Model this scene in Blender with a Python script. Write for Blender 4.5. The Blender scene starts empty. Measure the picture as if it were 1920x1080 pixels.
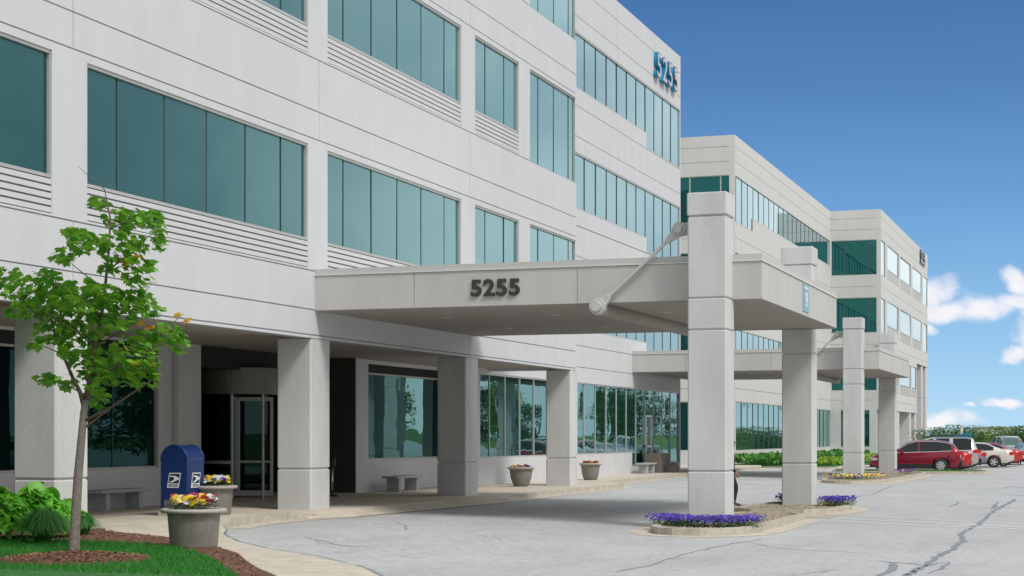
import bpy, bmesh, math, random
from mathutils import Vector, Matrix, noise
random.seed(7)
R = math.radians
C = bpy.context.scene.collection
SC = bpy.context.scene
# ------------------------------------------------------------------ camera
FPX, EYE, HZ = 3200.0, 1.77, 817.0
TH = math.atan(1120/FPX); S_, C_ = math.sin(TH), math.cos(TH)
cam_d = bpy.data.cameras.new('camera'); cam = bpy.data.objects.new('camera', cam_d); C.objects.link(cam)
cam.location = (0, 0, EYE); cam.rotation_euler = (R(90), 0, TH)
cam_d.sensor_width = 36; cam_d.lens = FPX/1920*36; cam_d.shift_y = (HZ-540)/1920
cam_d.clip_start = .1; cam_d.clip_end = 6000
SC.camera = cam
# ------------------------------------------------------------------ sun, sky, exposure
SC.view_settings.view_transform = 'Standard'; SC.view_settings.look = 'None'; SC.view_settings.gamma = 1
SC.view_settings.exposure = 0.22
SUN_EL, SUN_AZ = 50, 120          # azimuth clockwise from +Y
sd = bpy.data.lights.new('sun', 'SUN'); sun = bpy.data.objects.new('sun', sd); C.objects.link(sun)
sd.energy = 2.0; sd.angle = R(16); sd.color = (1, .965, .92)
v = Vector((math.sin(R(SUN_AZ))*math.cos(R(SUN_EL)), math.cos(R(SUN_AZ))*math.cos(R(SUN_EL)), math.sin(R(SUN_EL))))
sun.rotation_euler = v.to_track_quat('Z', 'Y').to_euler(); sun.location = (30, -10, 40)

def dirv(x, y):
    t = (x-960)/FPX; u = (HZ-y)/FPX
    return Vector((C_*t-S_, S_*t+C_, u))
def onX(x, y, X):
    d = dirv(x, y); return Vector((0, 0, EYE))+d*(X/d.x)
def onY(x, y, Y):
    d = dirv(x, y); return Vector((0, 0, EYE))+d*(Y/d.y)
def onZ(x, y, Z):
    d = dirv(x, y); return Vector((0, 0, EYE))+d*((Z-EYE)/d.z)
def road_z(X):
    return -.11*min(1, max(0, (X+15)/7))
def onR(x, y, dz=0):
    z = 0
    for _ in range(6):
        p = onZ(x, y, z+dz); z = road_z(p.x)
    return p
def at(x, y, k): return Vector((0, 0, EYE))+dirv(x, y)*k

def make_world():
    w = bpy.data.worlds.new('World'); SC.world = w; w.use_nodes = True
    nt = w.node_tree; N = nt.nodes; L = nt.links; N.clear()
    out = N.new('ShaderNodeOutputWorld')
    def mth(op, a, b=None, c=None, clamp=False):
        n = N.new('ShaderNodeMath'); n.operation = op; n.use_clamp = clamp
        for i, q in enumerate((a, b, c)):
            if q is None: continue
            if isinstance(q, (int, float)): n.inputs[i].default_value = q
            else: L.new(q, n.inputs[i])
        return n.outputs[0]
    def sm(x, lo, hi):
        n = N.new('ShaderNodeMapRange'); n.interpolation_type = 'SMOOTHSTEP'
        L.new(x, n.inputs[0]); n.inputs[1].default_value = lo; n.inputs[2].default_value = hi
        return n.outputs[0]
    def mix(f, a, b):
        n = N.new('ShaderNodeMix'); n.data_type = 'RGBA'
        for s, q in ((0, f), (6, a), (7, b)):
            if isinstance(q, (int, float)): n.inputs[s].default_value = q
            elif isinstance(q, tuple): n.inputs[s].default_value = (*q, 1)
            else: L.new(q, n.inputs[s])
        return n.outputs[2]
    tc = N.new('ShaderNodeTexCoord'); sx = N.new('ShaderNodeSeparateXYZ'); L.new(tc.outputs['Generated'], sx.inputs[0])
    x, y, z = sx.outputs
    sky = N.new('ShaderNodeTexSky'); sky.sky_type = 'NISHITA'; sky.sun_disc = False
    sky.sun_elevation = R(SUN_EL); sky.sun_rotation = R(SUN_AZ); sky.air_density = 1.2; sky.dust_density = .6; sky.ozone_density = 2.5
    vs = N.new('ShaderNodeVectorMath'); vs.operation = 'MULTIPLY'; L.new(sky.outputs[0], vs.inputs[0]); vs.inputs[1].default_value = (.072, .086, .104)
    # clear blue gets deeper with height
    cr = N.new('ShaderNodeValToRGB'); L.new(mth('MULTIPLY', z, 3.2, clamp=True), cr.inputs[0])
    e = cr.color_ramp.elements; e[0].position = 0; e[0].color = (.42, .68, .88, 1); e[1].position = 1; e[1].color = (.03, .10, .26, 1)
    for p, c in ((.18, (.24, .48, .76)), (.42, (.115, .29, .58)), (.62, (.062, .18, .42)), (.80, (.04, .13, .33))):
        q = cr.color_ramp.elements.new(p); q.color = (*c, 1)
    blue = mix(.86, vs.outputs[0], cr.outputs[0])
    # cumulus clouds low in the north
    yy = mth('MAXIMUM', y, .05); u = mth('DIVIDE', x, yy); vv = mth('DIVIDE', z, yy)
    cv = N.new('ShaderNodeCombineXYZ'); L.new(u, cv.inputs[0]); L.new(vv, cv.inputs[1])
    no = N.new('ShaderNodeTexNoise'); L.new(cv.outputs[0], no.inputs['Vector']); no.inputs['Scale'].default_value = 34
    no.inputs['Detail'].default_value = 9; no.inputs['Roughness'].default_value = .6
    nsh = N.new('ShaderNodeTexNoise'); L.new(cv.outputs[0], nsh.inputs['Vector']); nsh.inputs['Scale'].default_value = 95; nsh.inputs['Detail'].default_value = 6
    tot = None
    wn = N.new('ShaderNodeTexNoise'); L.new(cv.outputs[0], wn.inputs['Vector']); wn.inputs['Scale'].default_value = 26; wn.inputs['Detail'].default_value = 7
    ws_ = N.new('ShaderNodeSeparateColor'); L.new(wn.outputs['Color'], ws_.inputs[0])
    u0, v0 = u, vv
    u = mth('ADD', u, mth('MULTIPLY', mth('SUBTRACT', ws_.outputs[0], .5), .045)); vv = mth('ADD', vv, mth('MULTIPLY', mth('SUBTRACT', ws_.outputs[1], .5), .03))
    blobs = ((1760, 545, 34, 40), (1790, 585, 75, 30), (1850, 575, 60, 26), (1905, 560, 50, 22), (1912, 520, 30, 24), (1915, 640, 26, 40), (1900, 672, 24, 12),
             (1770, 785, 62, 22), (1890, 752, 34, 11), (1830, 762, 12, 6), (1755, 628, 22, 12), (1960, 600, 50, 60), (2050, 700, 80, 40))
    for bx, by, rx, ry in blobs:
        d = dirv(bx, by); rx /= FPX*d.y; ry /= FPX*d.y
        a = mth('DIVIDE', mth('SUBTRACT', u, d.x/d.y), rx*1.35); b = mth('DIVIDE', mth('SUBTRACT', vv, d.z/d.y), ry*1.35)
        g = mth('SUBTRACT', 1, mth('ADD', mth('MULTIPLY', a, a), mth('MULTIPLY', b, b)), clamp=True)
        tot = g if tot is None else mth('MAXIMUM', tot, g)
    dens = mth('ADD', tot, mth('MULTIPLY', mth('SUBTRACT', no.outputs[0], .5), 1.5))
    cl = mth('MULTIPLY', sm(dens, .10, 1.0), sm(tot, .0, .3))
    shade = mix(sm(mth('ADD', nsh.outputs[0], mth('MULTIPLY', dens, .35)), .45, .95), (.58, .64, .78), (.84, .82, .84))
    north = mix(mth('MULTIPLY', cl, .93), blue, shade)
    # bright high overcast over the rest of the sky (east and south, behind the camera)
    n2 = N.new('ShaderNodeTexNoise'); L.new(tc.outputs['Generated'], n2.inputs['Vector']); n2.inputs['Scale'].default_value = 5; n2.inputs['Detail'].default_value = 7
    oc = mix(sm(n2.outputs[0], .36, .62), (.52, .60, .67), (.93, .93, .93))
    def dim(col_, f):
        n = N.new('ShaderNodeVectorMath'); n.operation = 'SCALE'; L.new(col_, n.inputs[0]); L.new(f, n.inputs['Scale']); return n.outputs[0]
    south = mth('MULTIPLY', sm(mth('MULTIPLY', y, -1), .1, .7), mth('SUBTRACT', 1, sm(z, .25, .8)))
    oc = dim(oc, mth('SUBTRACT', 1, mth('MULTIPLY', south, .12)))
    east = mth('MULTIPLY', sm(x, .35, .8), mth('SUBTRACT', 1, sm(z, .05, .6)))
    oc = dim(oc, mth('SUBTRACT', 1, mth('MULTIPLY', east, .4)))
    m = mth('MAXIMUM', sm(x, -.03, .10), sm(mth('MULTIPLY', y, -1), -.25, .15))
    ocl = mth('MULTIPLY', m, sm(z, -.02, .02))
    col = mix(m, north, oc)
    bg = N.new('ShaderNodeBackground'); L.new(col, bg.inputs[0]); bg.inputs[1].default_value = 1.0
    L.new(bg.outputs[0], out.inputs[0])
make_world()

# ------------------------------------------------------------------ materials
def mat(name, col, rough=.8, metal=0, spec=.5, noise_s=None, amt=.12, bump=None, ior=None, tint=None, col2=None, stain=0):
    m = bpy.data.materials.new(name); m.use_nodes = True; nt = m.node_tree; N = nt.nodes; L = nt.links
    b = N['Principled BSDF']; b.inputs['Base Color'].default_value = (*col, 1)
    b.inputs['Roughness'].default_value = rough; b.inputs['Metallic'].default_value = metal
    b.inputs['Specular IOR Level'].default_value = spec
    if ior: b.inputs['IOR'].default_value = ior
    if tint: b.inputs['Specular Tint'].default_value = (*tint, 1)
    src = None
    tc = N.new('ShaderNodeTexCoord')
    if noise_s:
        n = N.new('ShaderNodeTexNoise'); L.new(tc.outputs['Object'], n.inputs['Vector']); n.inputs['Scale'].default_value = noise_s
        n.inputs['Detail'].default_value = 5; n.inputs['Roughness'].default_value = .65
        mr = N.new('ShaderNodeMapRange'); L.new(n.outputs[0], mr.inputs[0]); mr.inputs[1].default_value = .3; mr.inputs[2].default_value = .7
        mx = N.new('ShaderNodeMix'); mx.data_type = 'RGBA'; L.new(mr.outputs[0], mx.inputs[0])
        lo = tuple(c*(1-amt) for c in col); hi = col2 if col2 else tuple(min(1, c*(1+amt)) for c in col)
        mx.inputs[6].default_value = (*lo, 1); mx.inputs[7].default_value = (*hi, 1)
        src = mx.outputs[2]
        if stain:
            n3 = N.new('ShaderNodeTexNoise'); mp = N.new('ShaderNodeMapping'); L.new(tc.outputs['Object'], mp.inputs[0]); mp.inputs['Scale'].default_value = (1.1, 1.1, .3)
            L.new(mp.outputs[0], n3.inputs['Vector']); n3.inputs['Scale'].default_value = 1.6; n3.inputs['Detail'].default_value = 6
            m3 = N.new('ShaderNodeMapRange'); L.new(n3.outputs[0], m3.inputs[0]); m3.inputs[1].default_value = .35; m3.inputs[2].default_value = .75
            m3.inputs[3].default_value = 1; m3.inputs[4].default_value = 1-stain
            mm = N.new('ShaderNodeVectorMath'); mm.operation = 'SCALE'; L.new(src, mm.inputs[0]); L.new(m3.outputs[0], mm.inputs['Scale'])
            src = mm.outputs[0]
        L.new(src, b.inputs['Base Color'])
    if bump:
        n = N.new('ShaderNodeTexNoise'); L.new(tc.outputs['Object'], n.inputs['Vector']); n.inputs['Scale'].default_value = bump[0]; n.inputs['Detail'].default_value = 3
        bp = N.new('ShaderNodeBump'); bp.inputs['Strength'].default_value = bump[1]; bp.inputs['Distance'].default_value = bump[2]
        L.new(n.outputs[0], bp.inputs['Height']); L.new(bp.outputs[0], b.inputs['Normal'])
    return m
M = {}
def coated(name, k, green=1.0, bump=(.5, .03, .1)):
    """reflective tinted glazing: reflectance rises towards grazing angles"""
    m = bpy.data.materials.new(name); m.use_nodes = True; nt = m.node_tree; N = nt.nodes; L = nt.links; N.clear()
    out = N.new('ShaderNodeOutputMaterial'); lw = N.new('ShaderNodeLayerWeight'); lw.inputs['Blend'].default_value = .5
    cr = N.new('ShaderNodeValToRGB'); L.new(lw.outputs['Facing'], cr.inputs[0]); e = cr.color_ramp.elements
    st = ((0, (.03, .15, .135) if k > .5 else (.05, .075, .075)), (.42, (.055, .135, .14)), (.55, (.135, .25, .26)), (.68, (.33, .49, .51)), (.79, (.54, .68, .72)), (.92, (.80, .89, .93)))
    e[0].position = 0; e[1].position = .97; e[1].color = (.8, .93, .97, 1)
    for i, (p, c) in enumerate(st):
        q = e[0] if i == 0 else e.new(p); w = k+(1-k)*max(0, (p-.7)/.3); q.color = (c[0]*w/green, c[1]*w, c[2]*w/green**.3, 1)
    gl = N.new('ShaderNodeBsdfGlossy'); gl.inputs['Roughness'].default_value = .012; L.new(cr.outputs[0], gl.inputs[0])
    df = N.new('ShaderNodeBsdfDiffuse'); df.inputs[0].default_value = (.004*k, .018*k, .018*k, 1); ad = N.new('ShaderNodeAddShader')
    L.new(gl.outputs[0], ad.inputs[0]); L.new(df.outputs[0], ad.inputs[1]); L.new(ad.outputs[0], out.inputs[0])
    tc = N.new('ShaderNodeTexCoord'); n = N.new('ShaderNodeTexNoise'); L.new(tc.outputs['Object'], n.inputs['Vector']); n.inputs['Scale'].default_value = bump[0]; n.inputs['Detail'].default_value = 2
    bp = N.new('ShaderNodeBump'); bp.inputs['Strength'].default_value = bump[1]; bp.inputs['Distance'].default_value = bump[2]
    L.new(n.outputs[0], bp.inputs['Height']); L.new(bp.outputs[0], gl.inputs['Normal'])
    return m
M['white'] = mat('white_precast', (.605, .605, .62), .85, noise_s=60, amt=.06, stain=.06)
M['groove'] = mat('grey_joint_sealant', (.34, .35, .36), .9)  # grey backing that shows in the panel joints
M['warm'] = mat('beige_precast', (.64, .63, .61), .85, noise_s=30, amt=.07, stain=.06)
M['wgroove'] = mat('beige_joint_sealant', (.30, .29, .28), .9)
M['column'] = mat('speckled_concrete', (.62, .62, .61), .9, noise_s=45, amt=.12, bump=(120, .3, .01), stain=.16)
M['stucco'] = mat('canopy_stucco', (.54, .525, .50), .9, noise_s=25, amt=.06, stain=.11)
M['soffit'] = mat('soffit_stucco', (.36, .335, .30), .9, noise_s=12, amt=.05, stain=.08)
M['cap'] = mat('canopy_coping', (.52, .51, .49), .6, noise_s=20, amt=.05)
M['flash'] = mat('bright_flashing', (.75, .75, .73), .35, metal=.3)
M['glass'] = coated('teal_glass', 1.0)
M['glassw'] = coated('wavy_teal_glass', .8, 1.15, (.9, .04, .1))
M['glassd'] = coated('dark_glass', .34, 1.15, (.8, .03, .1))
M['frame'] = mat('grey_window_frame', (.50, .50, .48), .45, metal=.4, noise_s=8, amt=.06)
M['mull'] = mat('dark_mullion', (.06, .09, .095), .5)
M['alu'] = mat('brushed_aluminium', (.52, .51, .49), .4, metal=.25, noise_s=15, amt=.1)
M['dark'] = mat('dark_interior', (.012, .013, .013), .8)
M['asphalt'] = None
M['walk'] = mat('tan_concrete', (.56, .50, .41), .92, noise_s=3, amt=.14, bump=(60, .3, .01), stain=.1)
M['curb'] = mat('curb_concrete', (.47, .43, .36), .92, noise_s=6, amt=.2, bump=(50, .4, .01))
M['crack'] = mat('asphalt_sealant', (.24, .25, .26), .8, noise_s=9, amt=.3)
M['paint'] = mat('worn_white_paint', (.84, .84, .83), .8, noise_s=14, amt=.25)
M['mulch'] = mat('bark_mulch', (.16, .075, .045), .95, noise_s=40, amt=.5, bump=(50, 1, .03))
M['gravel'] = mat('brown_gravel', (.32, .27, .20), .95, noise_s=25, amt=.45, bump=(30, 1, .03))
M['soil'] = mat('soil', (.05, .035, .025), .95)
M['pot'] = mat('planter_concrete', (.235, .225, .20), .85, noise_s=9, amt=.18, bump=(90, .3, .01), stain=.12)
M['potrim'] = mat('planter_rim', (.40, .38, .34), .8, noise_s=12, amt=.12)
M['blue'] = mat('mailbox_blue_paint', (.006, .03, .135), .35, noise_s=5, amt=.1)
M['decalw'] = mat('white_decal', (.78, .79, .8), .5)
M['decalb'] = mat('navy_decal', (.01, .025, .09), .5)
M['bark'] = mat('grey_bark', (.20, .17, .145), .9, noise_s=22, amt=.35, bump=(40, .8, .01))
M['twig'] = mat('brown_twig', (.13, .09, .07), .9)
M['digit'] = mat('dark_bronze_letter', (.045, .038, .036), .5)
M['signblue'] = mat('cyan_letter_side', (.0, .27, .50), .4)
M['signface'] = mat('pale_letter_face', (.45, .45, .52), .4)
M['placard'] = mat('teal_placard', (.20, .42, .46), .5)
M['bench'] = mat('bench_concrete', (.40, .41, .42), .85, noise_s=15, amt=.1)
M['black'] = mat('black_plastic', (.015, .015, .016), .5)
M['tyre'] = mat('tyre_rubber', (.018, .018, .018), .8)
M['rim'] = mat('alloy_rim', (.6, .61, .62), .3, metal=.8)
M['carglass'] = mat('car_glass', (.01, .014, .016), .03, ior=1.42)
M['cargreen'] = mat('car_glass_green', (.07, .13, .115), .05, ior=1.45)
M['chrome'] = mat('bright_trim', (.7, .7, .7), .2, metal=.8)
M['tail'] = mat('red_tail_lamp', (.5, .015, .015), .2)
M['amber'] = mat('amber_lamp', (.7, .2, .02), .3)
M['lamp'] = mat('clear_lamp', (.6, .62, .65), .15)
M['stone'] = mat('brown_stone_block', (.20, .17, .15), .8, noise_s=10, amt=.15)
M['skin'] = mat('skin', (.50, .28, .20), .6)
M['hair'] = mat('grey_hair', (.42, .40, .38), .8)
M['coat'] = mat('dark_jacket', (.018, .022, .03), .8)
M['jean'] = mat('dark_trousers', (.03, .035, .045), .85)
M['shoe'] = mat('brown_shoes', (.10, .04, .03), .5)
M['lblue'] = mat('light_blue_shirt', (.18, .32, .45), .8)
M['redcap'] = mat('brown_hair', (.12, .05, .035), .8)
def leafmat(name, c1, c2, trans=.35, rough=.45):
    m = bpy.data.materials.new(name); m.use_nodes = True; nt = m.node_tree; N = nt.nodes; L = nt.links
    b = N['Principled BSDF']; out = N['Material Output']
    g = N.new('ShaderNodeNewGeometry'); mx = N.new('ShaderNodeMix'); mx.data_type = 'RGBA'
    L.new(g.outputs['Random Per Island'], mx.inputs[0]); mx.inputs[6].default_value = (*c1, 1); mx.inputs[7].default_value = (*c2, 1)
    L.new(mx.outputs[2], b.inputs['Base Color']); b.inputs['Roughness'].default_value = rough
    t = N.new('ShaderNodeBsdfTranslucent'); L.new(mx.outputs[2], t.inputs[0]); ms = N.new('ShaderNodeMixShader'); ms.inputs[0].default_value = trans
    L.new(b.outputs[0], ms.inputs[1]); L.new(t.outputs[0], ms.inputs[2]); L.new(ms.outputs[0], out.inputs[0])
    return m
M['maple'] = leafmat('maple_leaf', (.07, .26, .02), (.27, .54, .05))
M['mapley'] = leafmat('yellowing_maple_leaf', (.55, .42, .02), (.65, .22, .03))
M['hosta'] = leafmat('hosta_leaf', (.08, .34, .02), (.20, .55, .05))
M['ograss'] = leafmat('ornamental_grass', (.03, .16, .02), (.10, .34, .06))
M['lawnblade'] = leafmat('lawn_blade', (.02, .17, .015), (.05, .30, .03))
M['lime'] = leafmat('lime_foliage', (.20, .38, .03), (.36, .52, .06))
M['fgreen'] = leafmat('flower_foliage', (.02, .10, .02), (.05, .19, .03))
M['treeA'] = leafmat('tree_foliage_dark', (.012, .06, .012), (.05, .15, .03), .25)
M['treeB'] = leafmat('tree_foliage_light', (.07, .16, .02), (.17, .30, .04), .25)
M['purple'] = leafmat('purple_petal', (.045, .02, .33), (.16, .09, .62), .3)
M['yellow'] = leafmat('yellow_petal', (.80, .52, .01), (.85, .66, .05), .3)
M['lemon'] = leafmat('lemon_petal', (.85, .75, .15), (.85, .80, .35), .3)
M['magenta'] = leafmat('magenta_petal', (.38, .01, .12), (.55, .03, .20), .3)
M['redp'] = leafmat('red_petal', (.25, .005, .005), (.55, .10, .01), .3)
M['whitep'] = leafmat('white_petal', (.75, .75, .85), (.85, .85, .85), .3)
M['grass'] = mat('grass_ground', (.03, .14, .02), .95, noise_s=5, amt=.35, bump=(40, .8, .03))
M['field'] = mat('far_grass', (.08, .16, .03), .95, noise_s=.2, amt=.3)

def asphalt():
    m = bpy.data.materials.new('weathered_asphalt'); m.use_nodes = True; nt = m.node_tree; N = nt.nodes; L = nt.links
    b = N['Principled BSDF']; b.inputs['Roughness'].default_value = .9
    tc = N.new('ShaderNodeTexCoord')
    def nz(s, d, mp=None):
        n = N.new('ShaderNodeTexNoise'); n.inputs['Scale'].default_value = s; n.inputs['Detail'].default_value = d; n.inputs['Roughness'].default_value = .7
        L.new(mp or tc.outputs['Object'], n.inputs['Vector']); return n
    def mix(f, a, c):
        n = N.new('ShaderNodeMix'); n.data_type = 'RGBA'; L.new(f, n.inputs[0])
        for s, q in ((6, a), (7, c)):
            if isinstance(q, tuple): n.inputs[s].default_value = (*q, 1)
            else: L.new(q, n.inputs[s])
        return n.outputs[2]
    def mr(x, a, c, lo=0, hi=1):
        n = N.new('ShaderNodeMapRange'); L.new(x, n.inputs[0]); n.inputs[1].default_value = a; n.inputs[2].default_value = c
        n.inputs[3].default_value = lo; n.inputs[4].default_value = hi; return n.outputs[0]
    c = mix(mr(nz(.25, 6).outputs[0], .3, .7), (.48, .48, .475), (.60, .595, .585))
    c = mix(mr(nz(38, 4).outputs[0], .25, .75), mix(mr(nz(9, 3).outputs[0], .4, .7), (.30, .30, .30), c), c)
    # fine crazing
    vo = N.new('ShaderNodeTexVoronoi'); vo.feature = 'DISTANCE_TO_EDGE'; vo.inputs['Scale'].default_value = .9
    wp = N.new('ShaderNodeVectorMath'); wp.operation = 'ADD'; sc = N.new('ShaderNodeVectorMath'); sc.operation = 'SCALE'
    nn = nz(1.7, 6); L.new(nn.outputs['Color'], sc.inputs[0]); sc.inputs['Scale'].default_value = 1.1
    L.new(tc.outputs['Object'], wp.inputs[0]); L.new(sc.outputs[0], wp.inputs[1]); L.new(wp.outputs[0], vo.inputs['Vector'])
    crk = mr(vo.outputs['Distance'], .0, .012, 1, 0)
    msk = mr(nz(.35, 3).outputs[0], .47, .57)
    mm = N.new('ShaderNodeMath'); mm.operation = 'MULTIPLY'; L.new(crk, mm.inputs[0]); L.new(msk, mm.inputs[1])
    m2 = N.new('ShaderNodeMath'); m2.operation = 'MULTIPLY'; L.new(mm.outputs[0], m2.inputs[0]); m2.inputs[1].default_value = .65
    c = mix(m2.outputs[0], c, (.16, .165, .17))
    st2 = N.new('ShaderNodeMapping'); L.new(tc.outputs['Object'], st2.inputs[0]); st2.inputs['Scale'].default_value = (1.0, .35, 1); st2.inputs['Rotation'].default_value = (0, 0, .5)
    c = mix(mr(nz(.9, 9, st2.outputs[0]).outputs[0], .46, .74, 0, .42), c, (.30, .30, .31))
    v2 = N.new('ShaderNodeTexVoronoi'); v2.feature = 'DISTANCE_TO_EDGE'; v2.inputs['Scale'].default_value = 2.6; L.new(wp.outputs[0], v2.inputs['Vector'])
    c2_ = N.new('ShaderNodeMath'); c2_.operation = 'MULTIPLY'; L.new(mr(v2.outputs['Distance'], 0, .03, .55, 0), c2_.inputs[0]); L.new(mr(nz(.22, 3).outputs[0], .43, .50), c2_.inputs[1])
    c = mix(c2_.outputs[0], c, (.20, .20, .21))
    L.new(c, b.inputs['Base Color'])
    bp = N.new('ShaderNodeBump'); bp.inputs['Strength'].default_value = .35; bp.inputs['Distance'].default_value = .01
    L.new(nz(70, 3).outputs[0], bp.inputs['Height']); L.new(bp.outputs[0], b.inputs['Normal'])
    return m
M['asphalt'] = asphalt()
def carpaint(name, c, metal=.35):
    m = mat(name, c, .28, metal=metal); m.node_tree.nodes['Principled BSDF'].inputs['Coat Weight'].default_value = .8
    m.node_tree.nodes['Principled BSDF'].inputs['Coat Roughness'].default_value = .05; return m

# ------------------------------------------------------------------ mesh helpers
def rootloc(p):
    v = Vector((0, 0, 0))
    while p is not None: v += p.location; p = p.parent
    return v
class MB:
    def __init__(s): s.v = []; s.f = []; s.m = []
    def add(s, vs, fs, mi=0):
        o = len(s.v); s.v += [tuple(q) for q in vs]; s.f += [tuple(i+o for i in f) for f in fs]; s.m += [mi]*len(fs)
    def box(s, x0, x1, y0, y1, z0, z1, mi=0):
        if x0 > x1: x0, x1 = x1, x0
        if y0 > y1: y0, y1 = y1, y0
        s.add([(x0, y0, z0), (x1, y0, z0), (x1, y1, z0), (x0, y1, z0), (x0, y0, z1), (x1, y0, z1), (x1, y1, z1), (x0, y1, z1)],
              [(0, 3, 2, 1), (4, 5, 6, 7), (0, 1, 5, 4), (1, 2, 6, 5), (2, 3, 7, 6), (3, 0, 4, 7)], mi)
    def cbox(s, x0, x1, y0, y1, z0, z1, r=.03, mi=0):   # vertical edges chamfered, top too
        pts = [(x0+r, y0), (x1-r, y0), (x1, y0+r), (x1, y1-r), (x1-r, y1), (x0+r, y1), (x0, y1-r), (x0, y0+r)]
        cx, cy = (x0+x1)/2, (y0+y1)/2
        def ins(p, q): return (p[0]+(q if p[0] < cx else -q), p[1]+(q if p[1] < cy else -q))
        rings = [[(p[0], p[1], z0+r*.6) for p in pts], [(p[0], p[1], z1-r*.6) for p in pts]]
        bot = [(*ins(p, r*.6), z0) for p in pts]; top = [(*ins(p, r*.6), z1) for p in pts]
        vs = bot+rings[0]+rings[1]+top; fs = []
        for k in range(3):
            for i in range(8): j = (i+1) % 8; fs.append((k*8+i, k*8+j, k*8+8+j, k*8+8+i))
        fs.append(tuple(range(7, -1, -1))); fs.append(tuple(range(24, 32)))
        s.add(vs, fs, mi)
    def prism(s, pts, z0, z1, mi=0):
        n = len(pts); zt = z1 if callable(z1) else (lambda x, y: z1)
        a = sum(pts[i][0]*pts[(i+1) % n][1]-pts[(i+1) % n][0]*pts[i][1] for i in range(n))
        if a < 0: pts = pts[::-1]
        vs = [(p[0], p[1], z0) for p in pts]+[(p[0], p[1], zt(p[0], p[1])) for p in pts]
        fs = [tuple(range(n-1, -1, -1)), tuple(range(n, 2*n))]+[(i, (i+1) % n, n+(i+1) % n, n+i) for i in range(n)]
        s.add(vs, fs, mi)
    def tube(s, pts, rad, n=8, mi=0):
        pts = [Vector(p) for p in pts]; rad = rad if isinstance(rad, (list, tuple)) else [rad]*len(pts)
        vs = []; fs = []; up = None
        for i, p in enumerate(pts):
            d = (pts[min(i+1, len(pts)-1)]-pts[max(i-1, 0)]).normalized()
            if up is None: up = d.orthogonal().normalized()
            up = (up-d*up.dot(d)).normalized(); w = d.cross(up)
            for k in range(n):
                a = 2*math.pi*k/n; vs.append(p+(up*math.cos(a)+w*math.sin(a))*rad[i])
        for i in range(len(pts)-1):
            for k in range(n): j = (k+1) % n; fs.append((i*n+k, i*n+j, i*n+n+j, i*n+n+k))
        fs.append(tuple(range(n-1, -1, -1))); fs.append(tuple(range((len(pts)-1)*n, len(pts)*n)))
        s.add(vs, fs, mi)
    def lathe(s, prof, c, n=32, mi=0):
        vs = []; fs = []
        for r, z in prof:
            for k in range(n): a = 2*math.pi*k/n; vs.append((c[0]+r*math.cos(a), c[1]+r*math.sin(a), c[2]+z))
        for i in range(len(prof)-1):
            for k in range(n): j = (k+1) % n; fs.append((i*n+k, i*n+j, i*n+n+j, i*n+n+k))
        s.add(vs, fs, mi)
    def build(s, name, mats, parent=None, base=None, smooth=False, bev=0):
        me = bpy.data.meshes.new(name); off = rootloc(parent)
        if parent is None and base is not None: off = Vector(base)
        me.from_pydata([(x-off.x, y-off.y, z-off.z) for x, y, z in s.v], [], s.f)
        if not isinstance(mats, (list, tuple)): mats = [mats]
        for q in mats: me.materials.append(M[q] if isinstance(q, str) else q)
        me.polygons.foreach_set('material_index', s.m)
        if smooth: me.polygons.foreach_set('use_smooth', [True]*len(me.polygons))
        me.update(); o = bpy.data.objects.new(name, me); C.objects.link(o)
        if parent is not None: o.parent = parent
        elif base is not None: o.location = base
        if bev:
            b = o.modifiers.new('bevel', 'BEVEL'); b.width = bev; b.segments = 2; b.limit_method = 'ANGLE'
        return o
def tag(o, label=None, cat=None, group=None, kind=None):
    if label: o['label'] = label
    if cat: o['category'] = cat
    if group: o['group'] = group
    if kind: o['kind'] = kind
    return o
def empty(name, loc, label=None, cat=None, group=None):
    o = bpy.data.objects.new(name, None); C.objects.link(o); o.location = loc; o.empty_display_size = .3
    return tag(o, label, cat, group)
def struct(o): o['kind'] = 'structure'; return o
def kids(o): return [c for c in C.objects if c.parent is o]
def copy_tree(o, parent=None):
    c = o.copy(); C.objects.link(c)
    if parent is not None: c.parent = parent
    for ch in kids(o): copy_tree(ch, c)
    return c
def text_mesh(txt, size, depth, bold=0, sx=1):
    cu = bpy.data.curves.new('t', 'FONT'); cu.body = txt; cu.size = size; cu.extrude = depth/2; cu.offset = bold
    cu.align_x = 'CENTER'; cu.align_y = 'CENTER'; cu.resolution_u = 6
    o = bpy.data.objects.new('t', cu); C.objects.link(o); bpy.context.view_layer.update()
    me = bpy.data.meshes.new_from_object(o.evaluated_get(bpy.context.evaluated_depsgraph_get()))
    bpy.data.objects.remove(o); bpy.data.curves.remove(cu)
    for q in me.vertices: q.co.x *= sx
    return me
def place_text(name, me, m, loc, parent, face):   # face: '-Y' or '+X'
    rot = Matrix.Rotation(R(90), 4, 'X')
    if face == '+X': rot = Matrix.Rotation(R(90), 4, 'Z') @ rot
    me.transform(Matrix.Translation(Vector(loc)-rootloc(parent)) @ rot)
    me.materials.clear(); me.materials.append(M[m] if isinstance(m, str) else m); me.name = name
    o = bpy.data.objects.new(name, me); C.objects.link(o); o.parent = parent
    return o

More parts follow.
